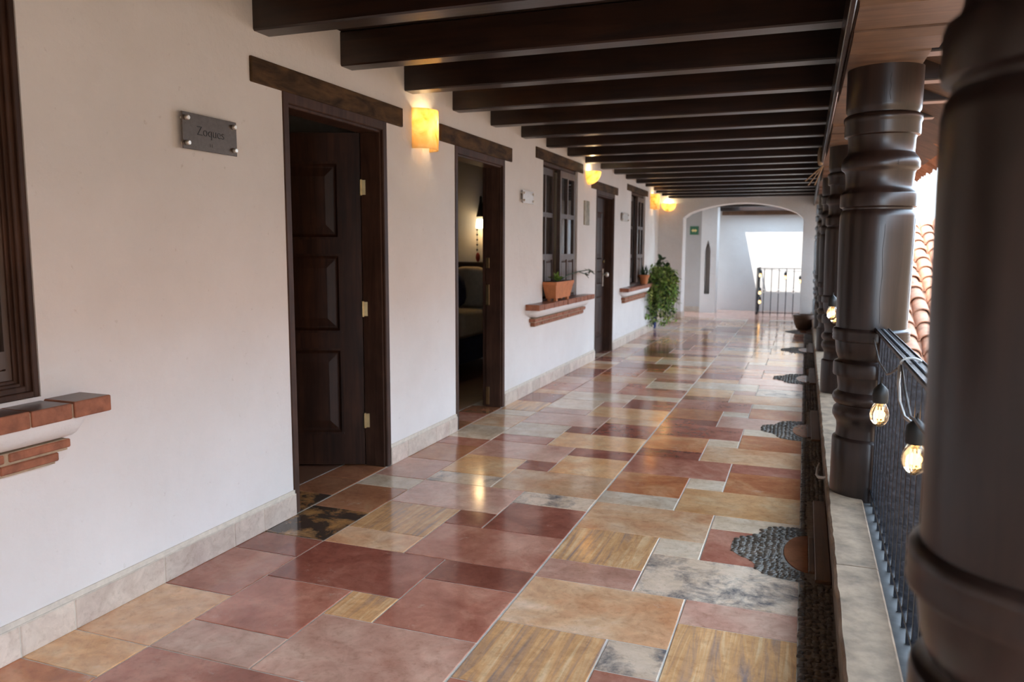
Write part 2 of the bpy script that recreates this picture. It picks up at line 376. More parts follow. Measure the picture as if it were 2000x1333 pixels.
# ------------------------------------------------------------------ roof, ceiling, joists, main beam
ceiling = obj('ceiling', box(-5.3, 3.0, YB-.3, 16.86, 2.60, 2.66), M['ceiling'])
tag(ceiling, 'dark board ceiling carried by heavy timber joists', kind='structure')
jb = NB(); bx(jb, -.12, 3.45, 0, .125, 2.415, 2.603, .008)
JM = None
k0 = -9
for k in range(k0, 18):
    y = 3.90 + .744*k
    if y > 16.2: break
    if JM is None:
        o = obj('joist', jb, M['joist'], ceiling); JM = o.data; o.location = (0, y, 0)
    else: o = piece('joist', JM, ceiling, (0, y, random.uniform(-.004, .004)))
roof = obj('roof', box(-5.4, 3.1, YB-.4, 16.88, 2.66, 2.74), M['roof_tile']); tag(roof, 'tiled roof over the gallery with projecting eave', kind='structure')
# eave: sloping boards and barrel tiles
bm = NB(); extr(bm, [(2.95, 2.60), (3.1, 2.66), (3.62, 2.33), (3.60, 2.30)], 'y', YB-.3, 16.9)
obj('eave_board', bm, M['beam'], roof)
bm = NB(); nA = 8
ring = []
for s, (x, z) in enumerate(((3.0, 2.74), (3.70, 2.27))):
    a = []
    for rr in (.088, .074):
        a.append([bm.verts.new((x, rr*math.cos(math.pi*i/nA), z - rr*.72*math.sin(math.pi*i/nA)+.02)) for i in range(nA+1)])
    ring.append(a)
for rr in range(2):
    for i in range(nA): bm.faces.new((ring[0][rr][i], ring[0][rr][i+1], ring[1][rr][i+1], ring[1][rr][i]))
for i in range(nA): bm.faces.new((ring[1][0][i], ring[1][0][i+1], ring[1][1][i+1], ring[1][1][i]))
et = obj('eave_tile', bm, M['roof_tile'], roof, True); et.location = (0, 0.2, 0)
for i in range(1, 86): piece('eave_tile', et.data, roof, (random.uniform(-.02, .02), .2+i*.19, random.uniform(-.01, .01)))
# main beam on the columns
BX0, BX1 = 2.605, 2.955
mb = obj('trim_1', box(BX0, BX1, YB, 16.4, 2.285, 2.416, .008), M['beam']); tag(mb, 'long heavy timber beam resting on the columns', kind='structure')
obj('side_board', box(BX0-.022, BX0, YB, 16.4, 2.262, 2.418, .004), M['joist'], mb)
COLY = [1.11, 4.18, 7.12, 10.06, 12.97, 15.9]
def bracket_mesh():
    b = NB()
    extr(b, [(-.355, 2.250), (-.345, 2.243), (.345, 2.243), (.355, 2.250), (.355, 2.286), (-.355, 2.286)], 'x', BX0+.012, BX1-.02)
    for sg in (-1, 1):
        extr(b, [(sg*.372, 2.286), (sg*.372, 2.246), (sg*.58, 2.246), (sg*.66, 2.262), (sg*.66, 2.286)], 'x', BX0+.012, BX1+.005)
        extr(b, [(sg*.675, 2.286), (sg*.675, 2.268), (sg*1.0, 2.268), (sg*1.02, 2.286)], 'x', BX0+.012, BX1+.02)
    return b
b0 = obj('bracket', bracket_mesh(), M['beam'], mb); b0.location = (0, COLY[1], 0)
for y in (COLY[0], *COLY[2:5]): piece('bracket', b0.data, mb, (0, y, 0))

# ------------------------------------------------------------------ floor: tiles in a repeating random-ashlar pattern
floor = obj('floor', box(-.30, 3.0, YB, 19.0, -.06, -.0035), M['grout']); tag(floor, 'polished floor of red, peach and yellow stone tiles', kind='structure')
rf = obj('floor_rooms', box(-5.0, -.30, YB, YE, -.06, -.004), M['room_tile']); tag(rf, 'dark red tile floor inside the rooms', kind='structure')
TM = {}
def tile_mesh(w, l):
    key = (round(w, 4), round(l, 4))
    if key in TM: return TM[key]
    bm = NB(); c = .0018; rs = []
    for (i, z) in ((0, -.012), (0, -c*.8), (c, 0)):
        rs.append([bm.verts.new(p) for p in ((i, i, z), (w-i, i, z), (w-i, l-i, z), (i, l-i, z))])
    for a, b in zip(rs, rs[1:]):
        for q in range(4): bm.faces.new((a[q], a[(q+1) % 4], b[(q+1) % 4], b[q]))
    bm.faces.new(rs[-1])
    for f in bm.faces:
        f.normal_update()
    me = bpy.data.meshes.new('floor_tile'); bmesh.ops.recalc_face_normals(bm, faces=bm.faces)
    if bm.faces[-1].normal.z < 0: pass
    bm.to_mesh(me); bm.free(); me.materials.append(S['beige']); TM[key] = me
    return me
GAP = .0075
RW = [('red', 18), ('dred', 14), ('pink', 16), ('peach', 16), ('beige', 16), ('yellow', 10), ('stripe', 8), ('orange', 10), ('mark', 5), ('black', 2), ('brown', 6)]
RNG = random.Random(21)
def rnd_stone():
    t = RNG.uniform(0, sum(w for _, w in RW))
    for s, w in RW:
        t -= w
        if t <= 0: return s
    return 'beige'
def put_tile(x0, x1, y0, y1, s):
    me = tile_mesh(x1-x0-GAP, y1-y0-GAP)
    return piece('floor_tile', me, floor, (x0+GAP/2, y0+GAP/2, RNG.uniform(-.0004, .0004)), (RNG.uniform(-.0007, .0007), RNG.uniform(-.0007, .0007), 0), (1, 1, 1), S[s])
PAT = [(0, 2, 0, 1), (2, 5, 0, 2), (0, 2, 1, 3), (2, 3, 2, 3), (3, 5, 2, 4), (0, 3, 3, 5), (3, 5, 4, 5)]
LC = {(2, 0): 'pink', (3, 2): 'red', (2, 2): 'stripe', (3, 4): 'dred', (0, 3): 'dred', (2, 5): 'red', (0, 5): 'peach', (0, 6): 'stripe', (2, 7): 'dred',
      (3, 7): 'dred', (0, 8): 'pink', (3, 9): 'mark', (0, 10): 'mark', (2, 10): 'peach', (0, 11): 'yellow', (2, 12): 'dred', (3, 12): 'yellow', (3, 14): 'dred',
      (0, 13): 'pink', (0, 1): 'red', (0, 0): 'pink', (0, -2): 'red', (3, -1): 'peach', (3, -3): 'pink', (0, 15): 'red', (2, 15): 'yellow', (2, 17): 'dred', (3, 17): 'dred',
      (0, 16): 'beige', (0, 18): 'pink', (3, 19): 'peach', (2, 20): 'yellow', (0, 20): 'pink', (3, 22): 'dred', (3, 24): 'beige', (0, 21): 'beige'}
RC = {(0, -1): 'stripe', (2, 0): 'mark', (3, 0): 'stripe', (0, 1): 'peach', (3, 2): 'pink', (0, 3): 'pink', (2, 3): 'mark', (0, 4): 'stripe', (2, 5): 'beige',
      (3, 5): 'red', (0, 6): 'peach', (3, 7): 'beige', (0, 8): 'beige', (2, 8): 'yellow', (0, 9): 'orange', (2, 10): 'beige', (3, 10): 'orange', (0, 11): 'red', (3, 12): 'red',
      (0, 13): 'dred', (2, 13): 'peach', (0, 14): 'orange', (2, 15): 'beige', (3, 15): 'orange', (0, 16): 'dred', (3, 17): 'beige', (0, 18): 'dred', (2, 18): 'pink', (0, 19): 'orange',
      (2, 20): 'beige', (3, 20): 'orange', (0, 21): 'red', (2, -2): 'red', (3, -3): 'dred'}
ux, uy = .2157, .2165
for p in range(-3, 14):
    for (a, b, c, d) in PAT:
        r0 = p*5+c; y0 = 2.02+uy*r0; y1 = 2.02+uy*(p*5+d)
        if y0 > 16.5: continue
        put_tile(.355+ux*a, .355+ux*b, y0, y1, LC.get((a, r0)) or rnd_stone())
SCOL = {-1: 'yellow', 0: 'peach', 2: 'red', 4: 'dred', 5: 'black', 7: 'brown', 9: 'beige', 10: 'pink', 12: 'brown', 14: 'red'}
for p in range(-3, 14):
    for c, d in ((0, 2), (2, 4), (4, 5)):
        r0 = p*5+c; y0 = 2.02+uy*r0
        if y0 > 16.5: continue
        put_tile(.003, .355, y0, 2.02+uy*(p*5+d), SCOL.get(r0) or rnd_stone())
vx, vy = .2147, .2156
for p in range(-4, 13):
    for (a, b, c, d) in PAT:
        r0 = p*5+3+c; y0 = 2.43+vy*r0; y1 = 2.43+vy*(p*5+3+d)
        if y0 > 16.4: continue
        put_tile(1.4375+vx*a, 1.4375+vx*b, y0, y1, RC.get((a, r0)) or rnd_stone())
for k, cs in (('d1', ('black', 'brown', 'brown')), ('d2', ('brown', 'red', 'brown')), ('d3', ('brown', 'beige', 'red'))):   # door thresholds
    y0, y1 = OPEN[k][:2]; n3 = (y1-y0-.10)/3
    for i, s in enumerate(cs): put_tile(-.29, -.002, y0+.05+i*n3, y0+.05+(i+1)*n3, s)
# floor beyond the arch
bm = NB()
yy = 16.6
while yy < 18.9:
    xx = -.29; hgt = .43
    while xx < 2.5:
        w = random.choice((.43, .64)); bx(bm, xx+.002, min(xx+w, 2.6)-.002, yy+.002, yy+hgt-.002, -.012, 0); xx += w
    yy += hgt
o = obj('far_tiles', bm, S['pink'], floor); o['kind'] = 'stuff'

# ------------------------------------------------------------------ pebble border with leaf-shaped bays
LEAFY = [3.75 + 2.64*i for i in range(-1, 5)]
HW = [(2.205, .035), (2.212, .07), (2.225, .098), (2.25, .125), (2.28, .145), (2.305, .17), (2.325, .215), (2.34, .27), (2.37, .31), (2.43, .335), (2.52, .345)]
def halfw(x):
    if x < HW[0][0]: return -1
    for (xa, a), (xb, b) in zip(HW, HW[1:]):
        if x <= xb: return a + (b-a)*(x-xa)/(xb-xa)
    return HW[-1][1]
bed = NB(); bx(bed, 2.513, 2.645, YB, 16.4, -.02, .0015)
border = obj('pebble_border', bed, M['pebble_bed'], floor)
for c in LEAFY:
    b = NB(); po = [(x, c+w) for x, w in HW] + [(x, c-w) for x, w in reversed(HW)]
    extr(b, po, 'z', -.002, .0022); obj('leaf_bed', b, M['pebble_bed'], floor)
# inset rounded tile and plank at each leaf
b = NB(); po = [(2.545-.105*math.cos(t), .23*math.sin(t)) for t in [math.pi*(i/14-.5) for i in range(15)]]; extr(b, po, 'z', .0, .007)
it = obj('inset_tile', b, S['brown'], floor); it.location = (0, LEAFY[0], 0)
pk = NB(); bx(pk, 2.548, 2.572, -.23, .20, 0, .012, .002); bx(pk, 2.573, 2.637, -.33, .80, 0, .018, .003)
ip = obj('inset_plank', pk, M['plank'], floor); ip.location = (0, LEAFY[0], 0)
for c in LEAFY[1:]: piece('inset_tile', it.data, floor, (0, c, 0)); piece('inset_plank', ip.data, floor, (0, c, 0))
pb = NB(); R0 = []
for (rr, z) in ((1, -.25), (1, .25), (.72, .72)): R0.append([pb.verts.new((rr*math.cos(2*math.pi*k/7), rr*math.sin(2*math.pi*k/7), z)) for k in range(7)])
tp = pb.verts.new((0, 0, 1))
for a, b in zip(R0, R0[1:]):
    for k in range(7): pb.faces.new((a[k], a[(k+1) % 7], b[(k+1) % 7], b[k]))
for k in range(7): pb.faces.new((R0[-1][k], R0[-1][(k+1) % 7], tp))
PME = bpy.data.meshes.new('pebble'); bmesh.ops.recalc_face_normals(pb, faces=pb.faces); pb.to_mesh(PME); pb.free(); PME.materials.append(M['pebble'])
PME.polygons.foreach_set('use_smooth', [True]*len(PME.polygons))
pv = [v.co.copy() for v in PME.vertices]; pf = [tuple(p.vertices) for p in PME.polygons]
pr = random.Random(5); spots = []
def inset_zone(x, y):
    for c in LEAFY:
        if x > 2.54 and c-.34 < y < c+.81: return True
        if x > 2.43 and ((x-2.545)/.115)**2 + ((y-c)/.24)**2 < 1: return True
    return False
yv = .6; row = 0
while yv < 16.3:
    xv = 2.525
    while xv < 2.64:
        if not inset_zone(xv, yv): spots.append((xv+pr.uniform(-.006, .006), yv+(row % 2)*.006+pr.uniform(-.006, .006), pr.uniform(.0095, .015), pr.uniform(.0078, .011), pr.uniform(-.9, .9) if xv > 2.54 else pr.uniform(-.2, .2)))
        xv += .0235
    yv += .022; row += 1
for c in LEAFY:
    xv = 2.222
    while xv < 2.512:
        w = halfw(xv)-.012; m_ = max(1, int(2*w/.024))
        for i in range(m_+1):
            y = c - w + 2*w*i/m_ + pr.uniform(-.003, .003)
            if inset_zone(xv, y): continue
            e = 1.45 if xv < 2.42 else 1.1
            spots.append((xv+pr.uniform(-.007, .007), y, .0115*e*pr.uniform(.8, 1.2), pr.uniform(.0085, .0108), (y-c)*-1.3+pr.uniform(-.45, .45)))
        xv += .0255 if xv > 2.42 else .029
spots = [s for s in spots if s[1] > .8]
vis = sorted([s for s in spots if s[1] > 2.35], key=lambda s: (s[0]-2.47)**2 + s[1]**2)
near = set(vis[:300])
for s in vis[:300]:
    piece('pebble', PME, floor, (s[0], s[1], .002), (0, 0, s[4]), (s[2], s[3], .0085))
VV = []; FF = []
for s in spots:
    if s in near: continue
    b0_ = len(VV); ca, sa = math.cos(s[4]), math.sin(s[4])
    for v in pv:
        x, y = v.x*s[2], v.y*s[3]; VV.append((s[0]+x*ca-y*sa, s[1]+x*sa+y*ca, .002+v.z*.0085))
    FF += [tuple(i+b0_ for i in f) for f in pf]
me = bpy.data.meshes.new('pebbles'); me.from_pydata(VV, [], FF); me.materials.append(M['pebble']); me.polygons.foreach_set('use_smooth', [True]*len(me.polygons))
o = bpy.data.objects.new('pebbles', me); link(o); o.parent = floor; o['kind'] = 'stuff'

# ------------------------------------------------------------------ skirting
base = thing('baseboard_left', (0, YB, 0), 'pale stone skirting tiles along the foot of the long wall', None, None, 'structure')
SK = {}
def skirt(y0, y1):
    l = round(y1-y0-.005, 3)
    if l < .03: return
    if l not in SK:
        b = NB(); bx(b, 0, .014, 0, l, 0, .112, .003); me_ = bpy.data.meshes.new('skirting_tile'); bmesh.ops.recalc_face_normals(b, faces=b.faces); b.to_mesh(me_); b.free(); me_.materials.append(M['skirt']); SK[l] = me_
    piece('skirting_tile', SK[l], base, (0, y0+.0025, 0))
segs = []; a = YB
for k in ('d1', 'd2', 'd3'): segs.append((a, OPEN[k][0]+.01)); a = OPEN[k][1]-.005
segs.append((a, YE))
for (a, b) in segs:
    bmm = NB(); bx(bmm, 0, .010, a, b, 0, .114, 0); bx(bmm, 0, .006, a, b, .114, .135, 0)
    obj('mortar_strip', bmm, M['grout'], base)
    cuts = [a]; g = [2.02+uy*(5*p+c) for p in range(-5, 12) for c in (0, 2, 4)]
    cuts += [y for y in g if a+.04 < y < b-.04] + [b]
    for c0, c1 in zip(cuts, cuts[1:]): skirt(c0, c1)
ab = NB(); bx(ab, -.40, AX0+.01, AY0-.014, AY0, 0, .13, .003); bx(ab, AX0, AX0+.014, AY0, AY1, 0, .12, .003)
tag(obj('baseboard_arch', ab, M['skirt']), 'pinkish stone skirting at the foot of the arch wall', kind='structure')
ab = NB(); bx(ab, -.4, .28, 18.186, 18.2, 0, .12, .003); tag(obj('baseboard_far', ab, M['curb_side']), 'brown skirting under the green sign', kind='structure')

# ------------------------------------------------------------------ doors
def moulded_leaf(bm, w, h, t, panels, T):
    """solid leaf in local coords: x along width 0..w, y thickness, z up; panels = list of (x0,x1,z0,z1)"""
    xs = sorted({0, w} | {p[0] for p in panels} | {p[1] for p in panels}); zs = sorted({0, h} | {p[2] for p in panels} | {p[3] for p in panels})
    inp = lambda x, z: any(p[0]-1e-6 < x < p[1]+1e-6 and p[2]-1e-6 < z < p[3]+1e-6 for p in panels)
    for xa, xb in zip(xs, xs[1:]):
        for za, zb in zip(zs, zs[1:]):
            if not inp((xa+xb)/2, (za+zb)/2): bx(bm, xa, xb, -t/2, t/2, za, zb, 0, 0, 1, T)
def raised_panel(p, t, T):
    bm = NB(); x0, x1, z0, z1 = p
    # moulding step, bevelled field, both faces
    for s in (-1, 1):
        L_ = [(0, t/2*1.22), (.014, t/2*1.22), (.024, t/2*.75), (.032, t/2*.55), (.040, t/2*.55), (.090, t/2*.92), (.095, t/2*.92)]
        rs = []
        for ins, yy in L_:
            rs.append([bm.verts.new(T @ Vector(q)) for q in ((x0+ins, s*yy, z0+ins), (x1-ins, s*yy, z0+ins), (x1-ins, s*yy, z1-ins), (x0+ins, s*yy, z1-ins))])
        for a, b in zip(rs, rs[1:]):
            for k in range(4): bm.faces.new((a[k], a[(k+1) % 4], b[(k+1) % 4], b[k]))
        bm.faces.new(rs[-1])
    return bm
def door(nm, key, lint, label, leafT, leaf_w, panels, hinge_z, extra=None):
    y0, y1, z0, z1 = OPEN[key]
    D = thing(nm, (0, (y0+y1)/2, 0), label, None, None, 'structure')
    fr = NB(); fw = .050
    for (a, b) in ((y0, y0+fw), (y1-fw, y1)):
        bx(fr, -.188, .006, a, b, 0, z1, .005); 
    bx(fr, -.187, .005, y0+.002, y1-.002, z1-fw-.01, z1-.002, .005)
    # stepped inner bead
    bx(fr, -.150, -.012, y0+fw-.006, y0+fw+.012, 0, z1-fw, .003); bx(fr, -.150, -.012, y1-fw-.012, y1-fw+.006, 0, z1-fw, .003)
    bx(fr, -.149, -.013, y0+fw, y1-fw, z1-fw-.024, z1-fw, .003)
    obj('frame', fr, M['frame'], D)
    a, b, c, d = lint
    lb = NB(); bx(lb, -.185, .014, a, b, c, d, .006, 0, 2); obj('lintel', lb, M['lintel'], D)
    lf = NB(); hgt = z1-fw-.03; t = .045
    moulded_leaf(lf, leaf_w, hgt, t, panels, leafT)
    lo = obj('leaf', lf, M['leaf_wood'], D)
    for p in panels: obj('panel', raised_panel(p, t, leafT), M['leaf_wood'], lo)
    for hz in hinge_z:
        h = NB(); lathe(h, [(.008, hz-.05), (.009, hz-.048), (.009, hz+.048), (.008, hz+.05)], 0, 0, 10)
        bx(h, -.03, 0, -.004, .004, hz-.045, hz+.045); 
        for v in h.verts: v.co = leafT @ Vector((v.co.x-.004, v.co.y+.026, v.co.z-.008))
        obj('hinge', h, M['brass'], lo)
    return D, lo
def TL(px, py, ang, z=.008):   # leaf local x -> world direction ang
    return Matrix.Translation((px, py, z)) @ Matrix.Rotation(ang, 4, 'Z')
P3 = [(.13, .85, .20, .76), (.13, .85, .86, 1.36), (.13, .85, 1.45, 1.93)]
ang1 = math.atan2(-.36, -.933)
d1, leaf1 = door('door_1', 'd1', (3.12, 4.60, 2.178, 2.296), 'dark panelled door standing half open nearest the viewer', TL(-.155, 4.345, ang1), .94, P3, (.30, 1.02, 1.78))
d2, leaf2 = door('door_2', 'd2', (5.16, 6.62, 2.165, 2.285), 'dark doorway standing open onto a dim bedroom', TL(-.165, 5.475, math.radians(172)), .92, P3, (.30, 1.0, 1.78))
d3, leaf3 = door('door_3', 'd3', (9.40, 10.82, 2.143, 2.245), 'closed dark door with silver lever between two windows', TL(-.135, 9.715, math.radians(90)), .89, [(.13, .76, .20, .78), (.13, .76, .92, 1.12), (.13, .76, 1.25, 1.90)], ())
# strike plates on the far jamb of door 2
for z, hh in ((1.28, .045), (1.0, .09), (.10, .08)):
    b = NB(); bx(b, -.150, -.118, 6.395, 6.399, z-hh, z+hh, .001); obj('strike_plate', b, M['brass'], d2)
# lock plate, knob and thumb turn on door 3
b = NB(); bx(b, -.114, -.108, 10.50, 10.545, .90, 1.14, .002); lk = obj('lock_plate', b, M['stud'], leaf3)
b = NB(); lathe(b, [(.0, -.03), (.012, -.03), (.012, 0), (.028, .006), (.034, .024), (.026, .042), (0, .046)], 0, 0, 14)
for v in b.verts: v.co = Vector((-.108+.03+v.co.z, 10.52+v.co.x, 1.06+v.co.y))
obj('knob', b, M['stud'], leaf3, True)
b = NB(); lathe(b, [(0, 0), (.022, 0), (.022, .014), (0, .016)], 0, 0, 14)
for v in b.verts: v.co = Vector((-.112+v.co.z, 10.52+v.co.x, 1.24+v.co.y))
obj('deadbolt', b, M['brass'], leaf3, True)

# ------------------------------------------------------------------ windows with brick sills
def sill(D, y0, y1, zt, proj, lower=True):
    b = NB(); n_ = max(3, round((y1-y0)/.165)); w = (y1-y0)/n_
    mo = NB(); bx(mo, -.02, proj-.008, y0+.010, y1-.010, zt-.054, zt-.006); obj('sill_mortar', mo, M['mortar'], D)
    for i in range(n_):
        b = NB(); bx(b, -.03, proj+random.uniform(-.003, .003), y0+i*w+.004, y0+(i+1)*w-.004, zt-.056, zt+random.uniform(-.002, .002), .005, 0, 2)
        for f in b.faces: f.material_index = 1 if f.calc_center_median().z > zt-.006 and abs(f.normal.z) > -1 and f.calc_area() > .005 else 0
        obj('sill_brick', b, [M['brick'], M['brick_top']], D)
    cv = NB(); pts = []
    # rounded plaster corbel: quarter-round section, tapering ends
    secs = []
    N_ = 14
    for i in range(N_+1):
        t = i/N_; y = y0+.012 + (y1-y0-.024)*t
        e = min(1, min(t, 1-t)*12); e = math.sin(e*math.pi/2)**.6
        dep = (proj-.02)*(.35+.65*e); hh = .085*(.45+.55*e)
        sec = [(-.02, zt-.054)] + [(dep*math.cos(q*math.pi/2/6)**.8, zt-.056-hh*math.sin(q*math.pi/2/6)) for q in range(7)] + [(-.02, zt-.058-hh)]
        secs.append([cv.verts.new((x, y, z)) for x, z in sec])
    for a, c in zip(secs, secs[1:]):
        for k in range(len(a)): cv.faces.new((a[k], a[(k+1) % len(a)], c[(k+1) % len(a)], c[k]))
    cv.faces.new(secs[0]); cv.faces.new(secs[-1]); obj('sill_corbel', cv, M['plaster2'], D, True)
    za = zt-.142
    for row_, (dz, ins, dp) in enumerate(((0, .10, .062), (-.042, .14, .048))):
        a_, b_ = y0+ins, y1-ins; n2 = max(2, round((b_-a_)/.235)); w2 = (b_-a_)/n2
        mo = NB(); bx(mo, -.02, dp-.008, a_+.02, b_-.02, za+dz-.040, za+dz); obj('sill_mortar', mo, M['mortar'], D)
        for i in range(n2):
            br = NB(); bx(br, -.02, dp+random.uniform(-.003, .003), a_+i*w2+.008, a_+(i+1)*w2-.008, za+dz-.032, za+dz-.002, .004); obj('sill_brick', br, M['brick'], D)
def casement(D, y0, y1, z0, z1, x, rows, cols, panel_z, ang=0, hinge='lo', parent_name='casement', s=.055):
    """one leaf: frame, muntins, panes, and raised wood panels below panel_z"""
    hy = y0 if hinge == 'lo' else y1
    T = Matrix.Translation((x, hy, 0)) @ Matrix.Rotation(ang, 4, 'Z') @ Matrix.Translation((0, -hy, 0))
    b = NB(); t = .04
    bx(b, -t/2, t/2, y0, y0+s, z0, z1, 0, 0, 1, T); bx(b, -t/2, t/2, y1-s, y1, z0, z1, 0, 0, 1, T)
    bx(b, -t/2, t/2, y0+s, y1-s, z0, z0+s*1.3, 0, 0, 1, T); bx(b, -t/2, t/2, y0+s, y1-s, z1-s*1.3, z1, 0, 0, 1, T)
    bx(b, -t/2, t/2, y0+s, y1-s, panel_z-.03, panel_z+.03, 0, 0, 1, T)
    zr = [panel_z+.03, z1-s*1.3]; ya, yb = y0+s, y1-s
    for i in range(1, rows): zz = zr[0]+(zr[1]-zr[0])*i/rows; bx(b, -t/2, t/2, ya, yb, zz-.024, zz+.024, 0, 0, 1, T)
    for i in range(1, cols): yy_ = ya+(yb-ya)*i/cols; bx(b, -t/2*.95, t/2*.95, yy_-.018, yy_+.018, z0+s, z1-s, 0, 0, 1, T)
    c_ = obj(parent_name, b, M['window_wood'], D)
    for i in range(cols):
        pa = ya+(yb-ya)*i/cols+(.018 if i else 0); pb_ = ya+(yb-ya)*(i+1)/cols-(.018 if i < cols-1 else 0)
        for r in range(rows):
            za = zr[0]+(zr[1]-zr[0])*r/rows+(.024 if r else 0); zb = zr[0]+(zr[1]-zr[0])*(r+1)/rows-(.024 if r < rows-1 else 0)
            g = NB(); bx(g, -.003, .003, pa, pb_, za, zb, 0, 0, 1, T); obj('pane', g, M['glass'], c_)
        g = NB(); zb = panel_z-.03; za = z0+s*1.3; rs = []
        for ins, xx in ((0, .006), (.014, .005), (.034, .016), (.036, .016)):
            rs.append([g.verts.new(T @ Vector(q)) for q in ((xx, pa+ins, za+ins), (xx, pb_-ins, za+ins), (xx, pb_-ins, zb-ins), (xx, pa+ins, zb-ins))])
        for q0, q1 in zip(rs, rs[1:]):
            for k in range(4): g.faces.new((q0[k], q0[(k+1) % 4], q1[(k+1) % 4], q1[k]))
        g.faces.new(rs[-1]); bk = [g.verts.new(T @ Vector(q)) for q in ((-.012, pa, za), (-.012, pb_, za), (-.012, pb_, zb), (-.012, pa, zb))]
        g.faces.new(bk)
        for k in range(4): g.faces.new((bk[k], bk[(k+1) % 4], rs[0][(k+1) % 4], rs[0][k]))
        obj('raised_panel', g, M['window_wood'], c_)
    return c_
def window(nm, key, lint, label, sill_y, sill_z, proj):
    y0, y1, z0, z1 = OPEN[key]
    D = thing(nm, (0, (y0+y1)/2, z0), label, None, None, 'structure')
    f = NB(); w = .04
    bx(f, -.16, -.03, y0, y0+w, z0, z1, .004); bx(f, -.16, -.03, y1-w, y1, z0, z1, .004); bx(f, -.16, -.03, y0, y1, z1-w, z1, .004); bx(f, -.16, -.03, y0, y1, z0, z0+w*.8, .004)
    obj('frame', f, M['frame'], D)
    if lint:
        a, b, c, d = lint; lb = NB(); bx(lb, -.185, .012, a, b, c, d, .006, 0, 2); obj('lintel', lb, M['lintel'], D)
    sill(D, sill_y[0], sill_y[1], sill_z, proj)
    return D
wA = window('window_1', 'wA', None, 'dark framed window at the left edge over a brick sill', (.68, 2.115), .872, .145)
fA = NB()
for i, (ins, xx) in enumerate(((.0, -.004), (.020, -.016), (.031, -.028), (.042, -.040))):   # stepped mouldings nearest the viewer
    y1_, z0_ = 1.95-ins, .885+ins; wv = .022
    bx(fA, xx-.03, xx, y1_-wv, y1_, z0_, 2.32, .003); bx(fA, xx-.03, xx, .8+ins, y1_-wv, z0_, z0_+wv, .003); bx(fA, xx-.03, xx, .8+ins, .8+ins+wv, z0_, 2.32, .003)
obj('frame_moulding', fA, M['frame'], wA)
casement(wA, .86, 1.36, .945, 2.27, -.07, 1, 1, 1.02, s=.030); casement(wA, 1.37, 1.895, .945, 2.27, -.07, 1, 1, 1.02, s=.030)
w2 = window('window_2', 'w2', (7.29, 8.99, 2.278, 2.385), 'brown casement window with terracotta planter on its sill', (7.02, 9.10), .875, .14)
casement(w2, 7.575, 8.16, .91, 2.24, -.10, 2, 2, 1.32); casement(w2, 8.17, 8.755, .91, 2.24, -.035, 2, 2, 1.32, 0, 'hi')
w3 = window('window_3', 'w3', (11.44, 13.03, 2.263, 2.355), 'brown casement window behind the trailing plant', (11.08, 12.95), .85, .13)
casement(w3, 11.795, 12.30, .89, 2.22, -.10, 2, 2, 1.30); casement(w3, 12.31, 12.815, .89, 2.22, -.035, 2, 2, 1.30, 0, 'hi')
# curtains inside the windows
def curtain(y0, y1, z0, z1, x, label):
    b = NB(); n_ = 40; A = []
    for i in range(n_+1):
        y = y0+(y1-y0)*i/n_; xx = x+.018*math.sin(i*1.35)+.006*math.sin(i*3.1)
        A.append((b.verts.new((xx, y, z0)), b.verts.new((xx, y, z1)), b.verts.new((xx-.006, y, z0)), b.verts.new((xx-.006, y, z1))))
    for p, q in zip(A, A[1:]): b.faces.new((p[0], q[0], q[1], p[1])); b.faces.new((p[2], p[3], q[3], q[2]))
    tag(obj('curtain', b, M['curtain'], None, True), label, 'curtain')
curtain(.7, 2.0, .70, 2.40, -.34, 'grey curtain hanging behind the leftmost window')
curtain(7.45, 8.9, .60, 2.40, -.34, 'grey curtain hanging behind the window with the terracotta planter')
curtain(11.7, 12.95, .60, 2.40, -.34, 'grey curtain hanging behind the window by the trailing plant')

# ------------------------------------------------------------------ name plates
def text_mesh(s, size):
    cu = bpy.data.curves.new('lettering', 'FONT'); cu.body = s; cu.size = size; cu.extrude = .0004; cu.offset = -.0009; cu.align_x = 'CENTER'
    o = bpy.data.objects.new('tmp', cu); link(o); bpy.context.view_layer.update()
    me_ = bpy.data.meshes.new_from_object(o.evaluated_get(bpy.context.evaluated_depsgraph_get()))
    bpy.data.objects.remove(o); return me_
def plate(y0, y1, z0, z1, label, txt=None):
    pm = M['steel'] if txt else M['steel2']
    D = thing('name_plate', (0, (y0+y1)/2, z0), label, 'sign', 'name plates beside the doors')
    b = NB(); bx(b, .022, .027, y0, y1, z0, z1, .0012); obj('plate', b, pm, D)
    for yy in (y0+.022, y1-.022):
        for zz in (z0+.024, z1-.024):
            s_ = NB(); lathe(s_, [(0, 0), (.007, 0), (.007, .027), (.0105, .028), (.0105, .040), (.008, .043), (0, .043)], 0, 0, 12)
            for v in s_.verts: v.co = Vector((v.co.z, yy+v.co.x, zz+v.co.y))
            obj('stud', s_, M['stud'], D, True)
    if txt:
        for s, size, dz in txt:
            me_ = text_mesh(s, size); me_.materials.clear(); me_.materials.append(M['engrave'])
            o = bpy.data.objects.new('lettering', me_); link(o); o.parent = D
            o.location = Vector((.0278, (y0+y1)/2, z0+dz)) - D.location
            o.matrix_local = Matrix.Translation(o.location) @ Matrix(((0, 0, 1, 0), (1, 0, 0, 0), (0, 1, 0, 0), (0, 0, 0, 1)))
plate(2.648, 2.982, 1.815, 1.966, 'large steel name plate with four studs between window and half-open door', [('Zoques', .056, .064), ('11', .024, .020)])
plate(6.86, 7.16, 1.825, 1.94, 'steel name plate between bedroom doorway and planter window')
plate(11.05, 11.45, 1.80, 1.925, 'steel name plate right of the closed door')
b = NB(); bx(b, 0, .012, 9.07, 9.30, 1.69, 1.975, .003); tag(obj('wall_plaque', b, M['plaque']), 'small tan patterned plaque left of the closed door', 'plaque')

